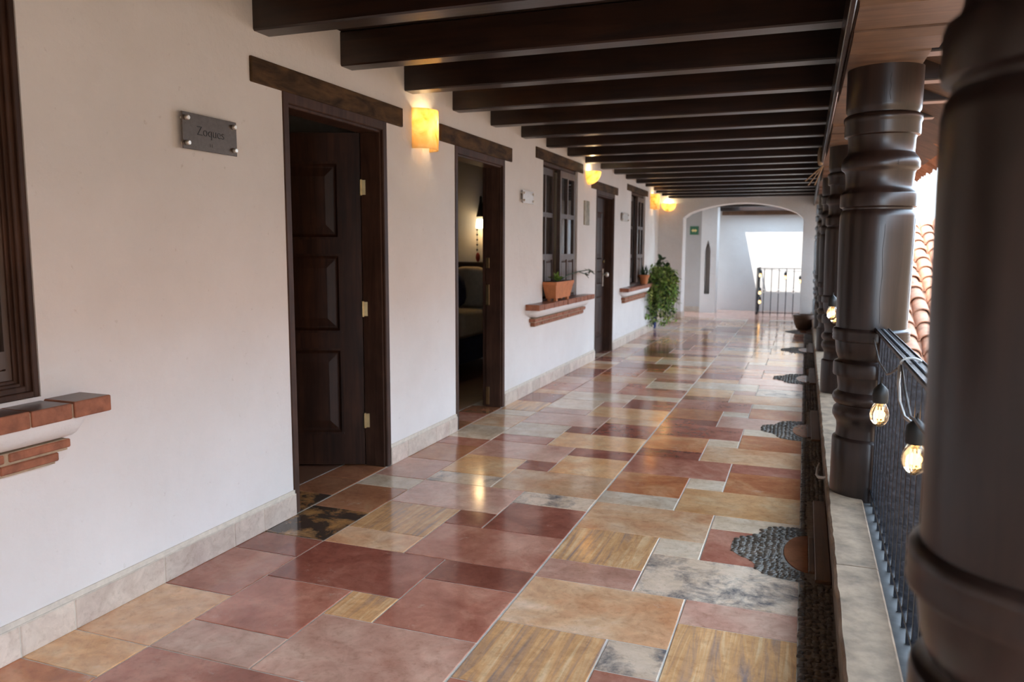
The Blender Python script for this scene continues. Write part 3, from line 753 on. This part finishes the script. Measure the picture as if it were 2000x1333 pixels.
# ------------------------------------------------------------------ wall lamps
def lamp_light(loc, e, r=.03, c=(1, .78, .46)):
    l = bpy.data.lights.new('lamp_light', 'POINT'); l.energy = e; l.color = c; l.shadow_soft_size = r
    o = bpy.data.objects.new('lamp_light', l); link(o); o.location = loc; return o
def bulb(loc, r, parent):
    b = NB(); blob(b, loc, (r, r, r*1.25), 12, 8); return obj('bulb', b, M['lamp_bulb'], parent, True)
def sconce_cyl(y, z0, z1, r, label, e):
    D = thing('wall_sconce', (0, y, z0), label, 'wall lamp', 'onyx wall lamps')
    b = NB(); n_ = 18
    prof = []
    for rr in (r, r-.008):
        prof.append([[b.verts.new((rr*1.0*math.cos(-math.pi/2+math.pi*i/n_), y+rr*1.15*math.sin(-math.pi/2+math.pi*i/n_), zz)) for i in range(n_+1)] for zz in (z0, z1)])
    for q in prof:
        for i in range(n_): b.faces.new((q[0][i], q[0][i+1], q[1][i+1], q[1][i]))
    for zi in (0, 1):
        for i in range(n_): b.faces.new((prof[0][zi][i], prof[0][zi][i+1], prof[1][zi][i+1], prof[1][zi][i]))
    obj('shade', b, M['onyx'], D, True)
    h = NB(); bx(h, 0, .035, y-.02, y+.02, (z0+z1)/2-.05, (z0+z1)/2, .004); obj('holder', h, M['stud'], D)
    bulb((.055, y+.02, (z0+z1)/2+.03), .020, D)
    l = lamp_light((.068, y+.03, (z0+z1)/2+.05), e, .018); l.parent = D; l.location -= D.location
def sconce_bowl(c, r, label, e, face='x'):
    D = thing('wall_sconce', c, label, 'wall lamp', 'onyx wall lamps')
    b = NB(); n_ = 16; m_ = 8; sh = []
    a0, a1 = (-math.pi/2, math.pi/2) if face == 'x' else (-math.pi, 0)
    for rr in (r, r-.008):
        R_ = []
        for j in range(m_+1):
            t = math.pi/2*j/m_; R_.append([b.verts.new((c[0]+rr*math.cos(t)*math.cos(a0+(a1-a0)*i/n_), c[1]+rr*math.cos(t)*math.sin(a0+(a1-a0)*i/n_), c[2]-rr*math.sin(t)*1.02)) for i in range(n_+1)])
        sh.append(R_)
        for p, q in zip(R_, R_[1:]):
            for i in range(n_): b.faces.new((p[i], p[i+1], q[i+1], q[i]))
    for i in range(n_): b.faces.new((sh[0][0][i], sh[0][0][i+1], sh[1][0][i+1], sh[1][0][i]))
    bmesh.ops.remove_doubles(b, verts=b.verts, dist=1e-5)
    obj('shade', b, M['onyx'], D, True)
    o = Vector((.05, 0, -.03)) if face == 'x' else Vector((0, -.05, -.03))
    bulb(Vector(c)+o, .018, D)
    l = lamp_light(Vector(c)+o+Vector((0, 0, .025)), e, .018); l.parent = D; l.location -= D.location
sconce_cyl(4.875, 2.065, 2.325, .115, 'half-round onyx wall lamp lit between the two nearest doors', 2.0)
sconce_bowl((0, 9.27, 2.325), .15, 'glowing onyx bowl lamp between planter window and closed door', 1.9)
sconce_cyl(13.42, 2.08, 2.33, .13, 'half-round onyx wall lamp at the end of the long wall', 2.0)
sconce_bowl((-.20, 16.4, 2.34), .155, 'glowing onyx bowl lamp on the wall left of the arch', 2.4, 'y')

# ------------------------------------------------------------------ turned columns
PROF = [(.150, .19), (.152, .34), (.152, .474), (.149, .482), (.136, .490), (.134, .53), (.136, .558), (.145, .573), (.155, .590), (.157, .606), (.153, .628), (.141, .640),
        (.140, .648), (.151, .656), (.159, .672), (.160, .685), (.155, .700), (.138, .716), (.136, .73), (.142, .775), (.146, .789), (.161, .792), (.163, .800), (.163, .850), (.160, .858),
        (.146, .864), (.141, .873), (.145, .882), (.153, .905), (.157, .935), (.159, .962), (.171, .966), (.174, .975), (.172, .982), (.174, .990), (.172, .998), (.174, 1.006), (.173, 1.016), (.170, 1.022),
        (.159, 1.028), (.162, 1.18), (.165, 1.33), (.167, 1.48), (.167, 1.56), (.163, 1.582), (.156, 1.592), (.157, 1.600), (.169, 1.606), (.170, 1.612), (.170, 1.664), (.167, 1.672), (.154, 1.682), (.149, 1.70),
        (.149, 1.73), (.152, 1.765), (.158, 1.776), (.168, 1.782), (.172, 1.79), (.171, 1.815), (.163, 1.835), (.148, 1.852), (.145, 1.862), (.147, 1.92), (.151, 1.933), (.164, 1.938), (.166, 1.945), (.166, 1.990),
        (.168, 1.998), (.171, 2.004), (.171, 2.022), (.164, 2.031), (.155, 2.036), (.156, 2.043), (.162, 2.052), (.164, 2.07), (.165, 2.15), (.165, 2.247)]
CL = ['massive dark turned timber column nearest the viewer at right edge', 'dark turned timber column, second from the viewer, with cable tied beside it', 'third dark turned timber column along the railing',
      'fourth dark turned timber column along the railing', 'fifth dark turned timber column along the railing', 'farthest dark turned timber column beside the arch wall']
cm = None
for i, y in enumerate(COLY):
    T_ = thing('turned_column', (2.79, y, .19), CL[i], 'column', 'turned columns along the railing')
    if cm is None:
        b = NB(); lathe(b, PROF, 0, 0, 56); 
        for v in b.verts: v.co.z -= .19
        o = obj('shaft', b, M['column'], None, True); o.parent = T_; o.location = (0, 0, 0); cm = o.data
        # one long drying crack, a shallow recessed slit
    else:
        o = bpy.data.objects.new('shaft', cm); link(o); o.parent = T_; o.rotation_euler.z = i*1.1
    for a_, z0_, z1_ in ((-1.45, 1.06, 1.52), (-1.15, .22, .46), (-1.75, 1.62, 1.66), (-1.2, 1.79, 1.81), (-.35, 1.07, 1.55), (-1.5, 2.08, 2.2)):
        cr = NB(); pts = []
        for q in range(9):
            t = q/8; zz = z0_+(z1_-z0_)*t; aa = a_+.02*math.sin(q*1.7+i)
            rr = None
            for (ra, za), (rb, zb) in zip(PROF, PROF[1:]):
                if za <= zz <= zb: rr = ra+(rb-ra)*(zz-za)/max(1e-6, zb-za); break
            pts.append(((rr-.0002)*math.cos(aa), (rr-.0002)*math.sin(aa), zz-.19))
        tube(cr, pts, .0011, 5); c_ = obj('drying_crack', cr, M['engrave'], None); c_.parent = T_; c_.location = (0, 0, 0)

# ------------------------------------------------------------------ curb under the columns
curb = obj('trim_2', box(2.64, 3.05, YB, 16.4, -.3, .178), M['curb_side']); tag(curb, 'low plastered curb carrying columns and railing', kind='structure')
y = YB; rr_ = random.Random(3)
while y < 16.3:
    l = rr_.uniform(1.3, 1.9); b = NB(); y2 = min(y+l, 16.35)
    nseg = 26; A = []
    for i in range(nseg+1):
        yy_ = y+.003+(y2-y-.006)*i/nseg; e = rr_.uniform(-.004, .004); e2 = rr_.uniform(-.002, .002)
        A.append([b.verts.new(p) for p in ((2.630+e, yy_, .176), (2.628+e, yy_, .195), (2.637+e*.6, yy_, .205+e2*.4), (2.70, yy_, .206+e2), (2.778, yy_, .205), (2.785, yy_, .198), (2.785, yy_, .176))])
    for p, q in zip(A, A[1:]):
        for k in range(7): b.faces.new((p[k], p[(k+1) % 7], q[(k+1) % 7], q[k]))
    b.faces.new(A[0]); b.faces.new(A[-1]); obj('coping_stone', b, M['curb_stone'], curb, True); y = y2
obj('cement_strip', box(2.786, 3.05, YB, 16.35, .176, .188, .002), M['cement'], curb)
b = NB(); bx(b, 2.64, 3.05, YB, 19.0, -3.2, -.3); tag(obj('wall_below', b, M['plaster']), 'outer wall of the floor below the gallery', kind='structure')

# ------------------------------------------------------------------ iron railings
RX = 2.825; RL = ['wrought iron railing between nearest and second column', 'wrought iron railing between second and third column', 'wrought iron railing between third and fourth column',
                  'wrought iron railing between fourth and fifth column', 'wrought iron railing between fifth and last column']
bar = NB(); bx(bar, -.008, .008, -.008, .008, 0, .83, .001); BAR = bpy.data.meshes.new('bar'); bar.to_mesh(BAR); bar.free(); BAR.materials.append(M['iron'])
for i in range(5):
    ya, yb = COLY[i]+.155, COLY[i+1]-.155
    T_ = thing('iron_railing', (RX, (ya+yb)/2, .19), RL[i], 'railing', 'wrought iron railings along the gallery')
    b = NB(); bx(b, RX-.030, RX+.030, ya, yb, 1.022, 1.036, .002)
    obj('top_rail', b, M['iron'], T_)
    b = NB(); bx(b, RX-.012, RX+.012, ya, yb, .245, .257, .001); obj('bottom_rail', b, M['iron'], T_)
    if i == 0:      # twisted edge and hammered dots on the top rail, as far as they can be seen
        ed = NB(); q = ya+.6
        while q < yb:
            for sx in (-1, 1): blob(ed, (RX+sx*.027, q, 1.037), (.0045, .0075, .004), 6, 4)
            blob(ed, (RX, q, 1.036), (.009, .006, .003), 6, 4)
            q += .016
        o = obj('hammered_beads', ed, M['iron'], T_); o['kind'] = 'stuff'
    n_ = int((yb-ya)/.118)
    for j in range(n_+1): piece('bar', BAR, T_, (RX, ya+.03+(yb-ya-.06)*j/n_, .19))
# stair-head railing beyond the arch
T_ = thing('stair_railing', (2.0, 17.9, 0), 'thin black railing at the stair head beyond the arch', 'railing')
b = NB(); bx(b, 1.50, 2.45, 17.892, 17.908, 1.0, 1.016); bx(b, 1.50, 2.45, 17.892, 17.908, .04, .055); bx(b, 1.51, 1.535, 17.9, 18.95, 1.0, 1.02); bx(b, 1.51, 1.535, 17.9, 18.95, .04, .055); b.free()
for (x0_, x1_, y0_, y1_, z0_, z1_) in ((1.50, 2.45, 17.892, 17.908, 1.0, 1.016), (1.50, 2.45, 17.892, 17.908, .04, .055), (1.51, 1.535, 17.91, 18.95, 1.0, 1.02), (1.51, 1.535, 17.91, 18.95, .04, .055)): obj('rail', box(x0_, x1_, y0_, y1_, z0_, z1_), M['iron'], T_)
for j in range(7):
    x = 1.505+j*.152; b = NB(); bx(b, x-.008, x+.008, 17.893, 17.907, 0, 1.0); o = obj('bar', b, M['iron'], T_)
    if j in (1, 3, 5):
        rg = NB(); tube(rg, [(x+.030*math.cos(t), 17.888, .52+.035*math.sin(t)) for t in [2*math.pi*k/12 for k in range(13)]], .006, 6); obj('ring', rg, M['stud'], T_)
for j in range(9):
    y = 17.95+j*.11; b = NB(); bx(b, 1.515, 1.531, y-.008, y+.008, 0, 1.0); obj('bar', b, M['iron'], T_)

# ------------------------------------------------------------------ string lights
def string_bulb(T_, loc, s=1.0, drop=.05):
    x, y, z = loc   # z = centre of the glass
    b = NB(); lathe(b, [(0, z-.044*s), (.010*s, z-.0425*s), (.022*s, z-.034*s), (.0305*s, z-.016*s), (.0325*s, z), (.029*s, z+.018*s), (.021*s, z+.036*s), (.015*s, z+.046*s)], x, y, 20, False)
    g = obj('bulb', b, M['bulb_glass'], T_, True)
    b = NB()
    for k in (-1, 0, 1): tube(b, [(x+.007*s*k, y, z+.025*s), (x+.009*s*k, y, z-.018*s), (x+.004*s*k, y+.003, z-.02*s)], .0022*s, 5)
    obj('filament', b, M['filament'], g)
    b = NB(); lathe(b, [(.016*s, z+.040*s), (.0245*s, z+.042*s), (.026*s, z+.05*s), (.0265*s, z+.072*s), (.024*s, z+.090*s), (.012*s, z+.103*s), (.006*s, z+.108*s), (.003, z+.112*s)], x, y, 18)
    obj('socket', b, M['plastic'], g, True)
    b = NB(); tube(b, [(x, y, z+.105*s), (x+.002, y, z+.105*s+drop)], .0028, 6); obj('lead', b, M['plastic'], g)
    l = lamp_light((x, y, z), .025*s, .015, (1, .6, .25)); l.parent = T_; l.location = Vector(l.location) - T_.location
T_ = thing('string_lights', (2.77, 3.0, .9), 'string of pear-shaped bulbs hanging along the nearest railing', 'string lights', 'festoon lights')
b = NB(); pts = []
ctrl = [(2.78, 1.3, .93), (2.775, 1.8, .95), (2.765, 2.28, .955), (2.775, 2.45, .93), (2.79, 2.60, .915), (2.79, 2.74, .96), (2.788, 2.86, 1.02), (2.775, 3.05, .965), (2.77, 3.10, .955), (2.775, 3.5, .95), (2.79, 4.0, .99)]
tube(b, ctrl, .0042, 6); obj('cable', b, M['cable'], T_, True)
b = NB(); tube(b, [(2.786+.034*(1-math.cos(t)) , 2.87, 1.025+.022*math.sin(t)) for t in [math.pi*k/8 for k in range(9)]], .0045, 6); obj('cable_tie', b, M['white_tie'], T_, True)
b = NB(); loop = [(2.785, 2.87, 1.02), (2.776, 2.80, .97), (2.774, 2.72, .925), (2.78, 2.62, .895), (2.795, 2.52, .893), (2.80, 2.45, .91)]
tube(b, loop, .0055, 6); obj('slack_loop', b, M['white_tie'], T_, True)
string_bulb(T_, (2.745, 3.02, .822), 1.0, .03); string_bulb(T_, (2.772, 2.30, .845), 1.0, .02)
T2 = thing('string_lights', (2.72, 6.0, .9), 'string of pear-shaped bulbs along the railing past the second column', 'string lights', 'festoon lights')
b = NB(); tube(b, [(2.79, 4.4, .99), (2.70, 5.2, 1.12), (2.70, 6.0, 1.08), (2.72, 6.8, 1.02), (2.79, 7.0, 1.0)], .004, 6); obj('cable', b, M['cable'], T2, True)
string_bulb(T2, (2.642, 5.15, 1.02), 1.0, .02); string_bulb(T2, (2.70, 6.3, .90), 1.0, .05)
T3 = thing('string_lights', (2.0, 17.85, .9), 'string of small bulbs on the stair-head railing', 'string lights', 'festoon lights')
b = NB(); tube(b, [(1.56, 17.86, .40), (1.555, 17.86, .75), (1.55, 17.87, .98), (1.85, 17.86, .98), (2.08, 17.86, .955), (2.38, 17.86, .95), (2.62, 17.0, 1.05)], .005, 6); obj('cable', b, M['plastic'], T3, True)
for x, z in ((1.58, .86), (2.09, .82), (2.39, .74), (1.58, .48), (1.585, .28)): string_bulb(T3, (x, 17.84, z), 1.1, .02)

# ------------------------------------------------------------------ small things on curb and beam
b = NB(); tube(b, [(2.64, 4.62, .140), (2.625, 4.67, .118), (2.602, 4.74, .100), (2.592, 4.80, .098), (2.597, 4.88, .118), (2.606, 4.93, .135)], [.006, .008, .009, .008, .006, .004], 8)
tag(obj('cable_hook', b, M['white_tie'], None, True), 'small pale hooked cable end sticking out of the curb', 'cable')
T_ = thing('hanging_whisk', (2.575, 9.0, 2.2), 'pale wooden peg with thin sticks hanging from the beam', 'ornament')
b = NB(); tube(b, [(2.565, 8.5, 2.43), (2.565, 8.5, 2.36), (2.572, 8.5, 2.27), (2.575, 8.5, 2.24)], [.006, .022, .027, .02], 8); obj('peg', b, M['palewood'], T_)
for k, (dx, dz) in enumerate(((-.16, -.15), (-.13, -.19), (-.07, -.19))):
    b = NB(); tube(b, [(2.60, 8.5, 2.235), (2.60+dx, 8.46+.02*k, 2.235+dz)], .006, 6); obj('stick', b, M['palewood'], T_)
b = NB(); lathe(b, [(0, 0), (.10, 0), (.13, .03), (.17, .14), (.19, .24), (.185, .27), (.165, .27), (.15, .22), (0, .21)], 2.50, 14.75, 24)
tag(obj('clay_pot', b, M['beam'], None, True), 'brown rounded clay pot on the floor by the far columns', 'pot')

# ------------------------------------------------------------------ planters and plants
def leaf_quad(bm, p, d, up, l, w, mi=0):
    d = d.normalized(); s = d.cross(up)
    if s.length < .05: s = d.cross(Vector((1, 0, .1)))
    s.normalize(); nrm = s.cross(d)
    pts = [p, p+d*l*.35+s*w*.5+nrm*w*.12, p+d*l*.75+s*w*.38+nrm*w*.05, p+d*l-nrm*w*.2, p+d*l*.75-s*w*.38+nrm*w*.05, p+d*l*.35-s*w*.5+nrm*w*.12]
    v = [bm.verts.new(q) for q in pts]; mid = bm.verts.new(p+d*l*.5)
    for a in range(6):
        f = bm.faces.new((v[a], v[(a+1) % 6], mid)); f.material_index = mi
T_ = thing('window_planter', (.07, 7.87, .875), 'orange terracotta footed planter on the middle window sill', 'planter')
b = NB(); y0, y1, z0, z1 = 7.58, 8.28, .90, 1.075
def frus(b, yc, xc, hy0, hx0, hy1, hx1, z0, z1):
    lo = [b.verts.new((xc+sx*hx0, yc+sy*hy0, z0)) for sx, sy in ((-1, -1), (1, -1), (1, 1), (-1, 1))]; hi = [b.verts.new((xc+sx*hx1, yc+sy*hy1, z1)) for sx, sy in ((-1, -1), (1, -1), (1, 1), (-1, 1))]
    b.faces.new(lo); b.faces.new(hi)
    for k in range(4): b.faces.new((lo[k], lo[(k+1) % 4], hi[(k+1) % 4], hi[k]))
frus(b, 7.86, .068, .255, .052, .315, .072, .902, 1.045); frus(b, 7.86, .068, .325, .079, .325, .079, 1.045, 1.072)
obj('body', b, M['terracotta'], T_)
b = NB(); frus(b, 7.86, .068, .300, .060, .300, .060, 1.068, 1.076); obj('earth', b, M['soil'], T_)
for (dy, dx) in ((-.20, .035), (.20, .035), (-.20, -.035), (.20, -.035)):
    b = NB(); frus(b, 7.86+dy, .068+dx, .03, .014, .024, .012, .873, .906); obj('foot', b, M['terracotta'], T_)
P_ = thing('succulent', (.07, 7.85, 1.07), 'small green succulent with a long arching twig in the terracotta planter', 'plant')
b = NB(); pr2 = random.Random(9)
for k in range(26):
    a = pr2.uniform(0, 6.28); e = pr2.uniform(.35, 1.3); d = Vector((math.cos(a)*math.cos(e), math.sin(a)*math.cos(e), math.sin(e)))
    leaf_quad(b, Vector((.07+pr2.uniform(-.02, .02), 7.82+pr2.uniform(-.06, .06), 1.074)), d, Vector((0, 0, 1)), pr2.uniform(.06, .12), pr2.uniform(.03, .045))
obj('rosette', b, M['leafg'], P_)
b = NB(); tw = [(.075, 7.9, 1.075), (.09, 8.15, 1.13), (.105, 8.5, 1.155), (.12, 8.85, 1.165), (.13, 9.05, 1.14)]
tube(b, tw, .006, 6); tube(b, [(.105, 8.5, 1.155), (.125, 8.65, 1.13), (.13, 8.75, 1.12)], .005, 6); obj('twig', b, M['leafd'], P_)
b = NB()
for k in range(18):
    base_ = Vector(pr2.choice(((.13, 8.75, 1.12), (.13, 8.68, 1.125), (.12, 8.85, 1.16), (.13, 9.05, 1.14), (.125, 8.95, 1.155)))); a = pr2.uniform(0, 6.28)
    leaf_quad(b, base_, Vector((math.cos(a)*.6, math.sin(a), pr2.uniform(-.7, .4))), Vector((0, 0, 1)), pr2.uniform(.05, .09), .025)
obj('twig_leaves', b, M['leafd'], P_)
T_ = thing('flower_pot', (.06, 12.62, .85), 'small terracotta flower pot on the farthest window sill', 'pot')
b = NB(); lathe(b, [(0, .852), (.055, .852), (.075, .96), (.088, .962), (.09, 1.0), (.08, 1.0), (.075, .975), (0, .97)], .062, 12.55, 20); obj('body', b, M['terracotta'], T_, True)
b = NB()
for k in range(40):
    a = pr2.uniform(0, 6.28); e = pr2.uniform(.5, 1.4); d = Vector((math.cos(a)*math.cos(e)*.8, math.sin(a)*math.cos(e), math.sin(e)))
    leaf_quad(b, Vector((.062+pr2.uniform(-.04, .04), 12.55+pr2.uniform(-.04, .04), .97)), d, Vector((0, 0, 1)), pr2.uniform(.10, .22), .014)
obj('herb_leaves', b, M['leafd'], T_)
# trailing plant in a tall blue pot at the wall corner
T_ = thing('blue_pot', (.02, 14.02, 0), 'dark blue glazed pot standing at the wall corner under foliage', 'pot')
b = NB(); lathe(b, [(0, 0), (.06, 0), (.07, .02), (.085, .25), (.10, .50), (.11, .64), (.115, .66), (.105, .66), (.10, .62), (0, .61)], -.06, 14.06, 24); obj('body', b, M['blue_pot'], T_, True)
b = NB(); lathe(b, [(0, .612), (.097, .612), (.097, .62), (0, .63)], -.06, 14.06, 16); obj('earth', b, M['soil'], T_)
P_ = thing('trailing_plant', (.04, 13.98, .7), 'bushy green trailing plant spilling down at the wall corner', 'plant')
pr3 = random.Random(12); stems = NB(); lv = {'leafg': NB(), 'leafy': NB(), 'leafd': NB()}
for k in range(190):
    a = pr3.uniform(0, 6.28)
    out = pr3.uniform(.08, .34); top = pr3.uniform(.05, .42); fall = pr3.uniform(.10, 1.0)
    p0 = Vector((.04+.06*math.cos(a), 13.92+.06*math.sin(a), .72)); c_ = Vector((math.cos(a)*.7+.45, math.sin(a)*.8-pr3.uniform(0, 2.6), 0)); pts = []
    for q in range(9):
        t = q/8; r_ = out*min(1, t*1.7)
        z = .72 + top*math.sin(min(1, t*2)*math.pi/2) - fall*max(0, t-.35)**1.2*1.2
        p = p0 + c_*r_ + Vector((pr3.uniform(-.012, .012), pr3.uniform(-.012, .012), z-.72))
        if p.y < 13.84: p.x = max(.03, p.x)
        p.z = max(.16, p.z); pts.append(p)
    tube(stems, pts, .0028, 4)
    for q in range(2, 9):
        for rep in range(5):
            d = Vector((pr3.uniform(-1, 1), pr3.uniform(-1, 1), pr3.uniform(-.8, .45)))
            key = pr3.choices(('leafg', 'leafy', 'leafd'), (6, 3, 2))[0]
            leaf_quad(lv[key], pts[q]+Vector((pr3.uniform(-.02, .02), pr3.uniform(-.02, .02), pr3.uniform(-.03, .03))), d, Vector((0, 0, 1)), pr3.uniform(.05, .095), pr3.uniform(.026, .048))
for k in range(14):   # a few larger dark leaves at the crown
    base_ = Vector((.10+pr3.uniform(-.10, .16), 13.92+pr3.uniform(-.12, .12), 1.04+pr3.uniform(0, .18)))
    tube(stems, [(.06, 13.95, .72), tuple((Vector((.06, 13.95, .72))+base_)/2+Vector((.02, 0, .03))), tuple(base_)], .004, 4)
    leaf_quad(lv['leafd'], base_, Vector((pr3.uniform(-.4, .8), pr3.uniform(-.6, .6), pr3.uniform(-.2, .8))), Vector((0, 0, 1)), pr3.uniform(.12, .18), pr3.uniform(.07, .10))
obj('stems', stems, M['stem'], P_)
for k_, v_ in lv.items(): o = obj('foliage', v_, M[k_], P_); o['kind'] = 'stuff'

# ------------------------------------------------------------------ green sign beyond the arch
T_ = thing('exit_sign', (.17, 18.19, 1.85), 'small green safety sign with pale mark on wall beyond the arch', 'sign')
b = NB(); bx(b, .0, .19, 18.185, 18.199, 1.74, 1.93, .002); obj('panel', b, M['green_sign'], T_)
b = NB(); extr(b, [(.03, 1.835), (.075, 1.875), (.075, 1.855), (.115, 1.855), (.115, 1.875), (.16, 1.835), (.115, 1.795), (.115, 1.815), (.075, 1.815), (.075, 1.795)], 'y', 18.181, 18.1855); obj('mark', b, M['sign_mark'], T_)

# ------------------------------------------------------------------ bedroom seen through the second doorway
HYB = 9.20
T_ = thing('bed', (-2.0, 8.2, 0), 'made bed with wood and iron headboard in the dim bedroom', 'bed')
b = NB(); bx(b, -2.75, -1.05, 7.25, 9.1, .12, .40, .02); obj('base', b, M['navy'], T_)
b = NB(); bx(b, -2.72, -1.08, 7.2, 9.08, .38, .66, .07, 0, 4); obj('mattress', b, M['linen2'], T_, True)
b = NB(); bx(b, -2.78, -1.03, 7.9, 8.55, .42, .70, .06, 0, 4); obj('duvet', b, M['linen'], T_, True)
b = NB(); bx(b, -2.85, -.95, 9.12, 9.18, 1.15, 1.24, .02, 0, 2); bx(b, -.99, -.94, 9.12, 9.18, 0, 1.24, .01); bx(b, -2.86, -2.81, 9.12, 9.18, 0, 1.24, .01); obj('headboard', b, M['ceiling'], T_)
for cx in (-1.22, -1.62, -2.02, -2.42):
    b = NB(); tube(b, [(cx+.13*math.cos(t)*(1-t/16), 9.14, .99+.13*math.sin(t)*(1-t/16)) for t in [k*.35 for k in range(34)]], .009, 6); obj('iron_scroll', b, M['iron'], T_)
def pillow(c, r, m, label, rot=0):
    b = NB(); blob(b, (0, 0, 0), r, 16, 10, .62)
    for v in b.verts: v.co = Matrix.Rotation(rot, 3, 'X') @ v.co; v.co += Vector(c)
    tag(obj('pillow', b, m, None, True), label, 'pillow')
pillow((-1.66, 8.74, .90), (.28, .09, .23), M['navy'], 'navy blue pillow on the bed', .25)
pillow((-1.40, 8.97, .93), (.27, .09, .26), M['linen'], 'cream pillow behind the navy pillow', .2)
b = NB()
for k in range(9): blob(b, (-1.72+.05*math.cos(k*2.4), 8.61+.01*k % .03, 1.13+.04*math.sin(k*2.4)), (.022, .018, .022), 8, 5)
tag(obj('cloth_flower', b, M['redcloth'], None, True), 'small red cloth flower lying on the navy pillow', 'ornament')
T_ = thing('bedroom_lamp', (-1.33, 9.18, 1.5), 'lit bedroom wall lamp with dark bead string', 'wall lamp')
b = NB(); lathe(b, [(.055, 1.66), (.06, 1.67), (.05, 1.76), (.045, 1.77)], -1.33, 9.10, 18, False); obj('shade', b, M['room_shade'], T_, True)
b = NB(); lathe(b, [(0, 1.80), (.06, 1.80), (.05, 1.84), (.02, 1.98), (.015, 2.05), (0, 2.06)], -1.335, 9.12, 16); bx(b, -1.345, -1.325, 9.11, 9.215, 1.9, 1.93); obj('bracket', b, M['iron'], T_)
b = NB(); tube(b, [(-1.36, 9.06, 1.66), (-1.36, 9.06, 1.36)], .003, 5); obj('bead_string', b, M['iron'], T_)
for k in range(5): b = NB(); blob(b, (-1.36, 9.06, 1.64-.062*k), (.013, .013, .013), 10, 6); obj('bead', b, M['iron'], T_, True)
b = NB(); blob(b, (-1.35, 9.06, 1.30), (.03, .02, .06), 8, 6); obj('tassel', b, M['redcloth'], T_, True)
l = lamp_light((-1.33, 9.02, 1.70), 1.1, .05, (1, .60, .27)); l.parent = T_; l.location -= T_.location

# ------------------------------------------------------------------ courtyard: lower roof, added unseen building that blocks low sky, ground
bm = NB(); bx(bm, -40, 60, -40, 60, -3.4, -3.2); tag(obj('ground', bm, M['court']), 'pale paved ground of the courtyard below', kind='structure')
bm = NB(); bx(bm, 10.0, 10.4, -16, 12.5, -3.2, 3.3); tag(obj('wall_sky_blocker', bm, M['ochre']), 'unseen ochre wall added across the courtyard to block low sky', kind='structure')  # out of view, height and length set to shape the gallery's light
bm = NB(); extr(bm, [(9.3, 3.0), (9.3, 3.1), (13.5, 5.2), (13.5, 5.0)], 'y', -16, 12.9); tag(obj('roof_sky_blocker', bm, M['roof_tile']), 'unseen tiled roof added across the courtyard to block low sky', kind='structure')  # raised with the wall below it to screen the low sky
RY0, RY1, RZ0, RZ1 = 8.6, 15.2, -.35, 1.93; SL = math.atan2(RZ1-RZ0, RY1-RY0); LN = math.hypot(RZ1-RZ0, RY1-RY0)
bm = NB(); extr(bm, [(RY0, RZ0-.12), (RY0, RZ0), (RY1, RZ1), (RY1, RZ1-.12)], 'x', 3.15, 5.6)
lr = obj('roof_lower', bm, M['roof_tile']); tag(lr, 'sunlit terracotta barrel-tile roof beyond the railing', kind='structure')
tb = NB(); nA = 8; A = []
for (yl, ra) in ((0, .105), (.46, .085)):
    A.append([[tb.verts.new((rr*math.cos(math.pi*i/nA), yl, rr*.85*math.sin(math.pi*i/nA)+(.022 if yl == 0 else 0))) for i in range(nA+1)] for rr in (ra, ra-.014)])
for q in range(2):
    for i in range(nA): tb.faces.new((A[0][q][i], A[0][q][i+1], A[1][q][i+1], A[1][q][i]))
for i in range(nA): tb.faces.new((A[0][0][i], A[0][0][i+1], A[0][1][i+1], A[0][1][i]))
rt = obj('barrel_tile', tb, M['roof_tile'], lr, True)
rt.location = (3.26, RY0, RZ0); rt.rotation_euler = (SL, 0, 0)
step = .40; nc = int(LN/step)
for cx in range(10):
    for q in range(nc):
        if cx == 0 and q == 0: continue
        d = q*step; piece('barrel_tile', rt.data, lr, (3.26+cx*.215+random.uniform(-.008, .008), RY0+d*math.cos(SL), RZ0+d*math.sin(SL)), (SL, random.uniform(-.04, .04), random.uniform(-.02, .02)))
bm = NB(); bx(bm, 3.2, 5.5, 9.3, 15.0, -3.2, -.5); tag(obj('wall_wing', bm, M['plaster']), 'white wing below the barrel-tile roof', kind='structure')
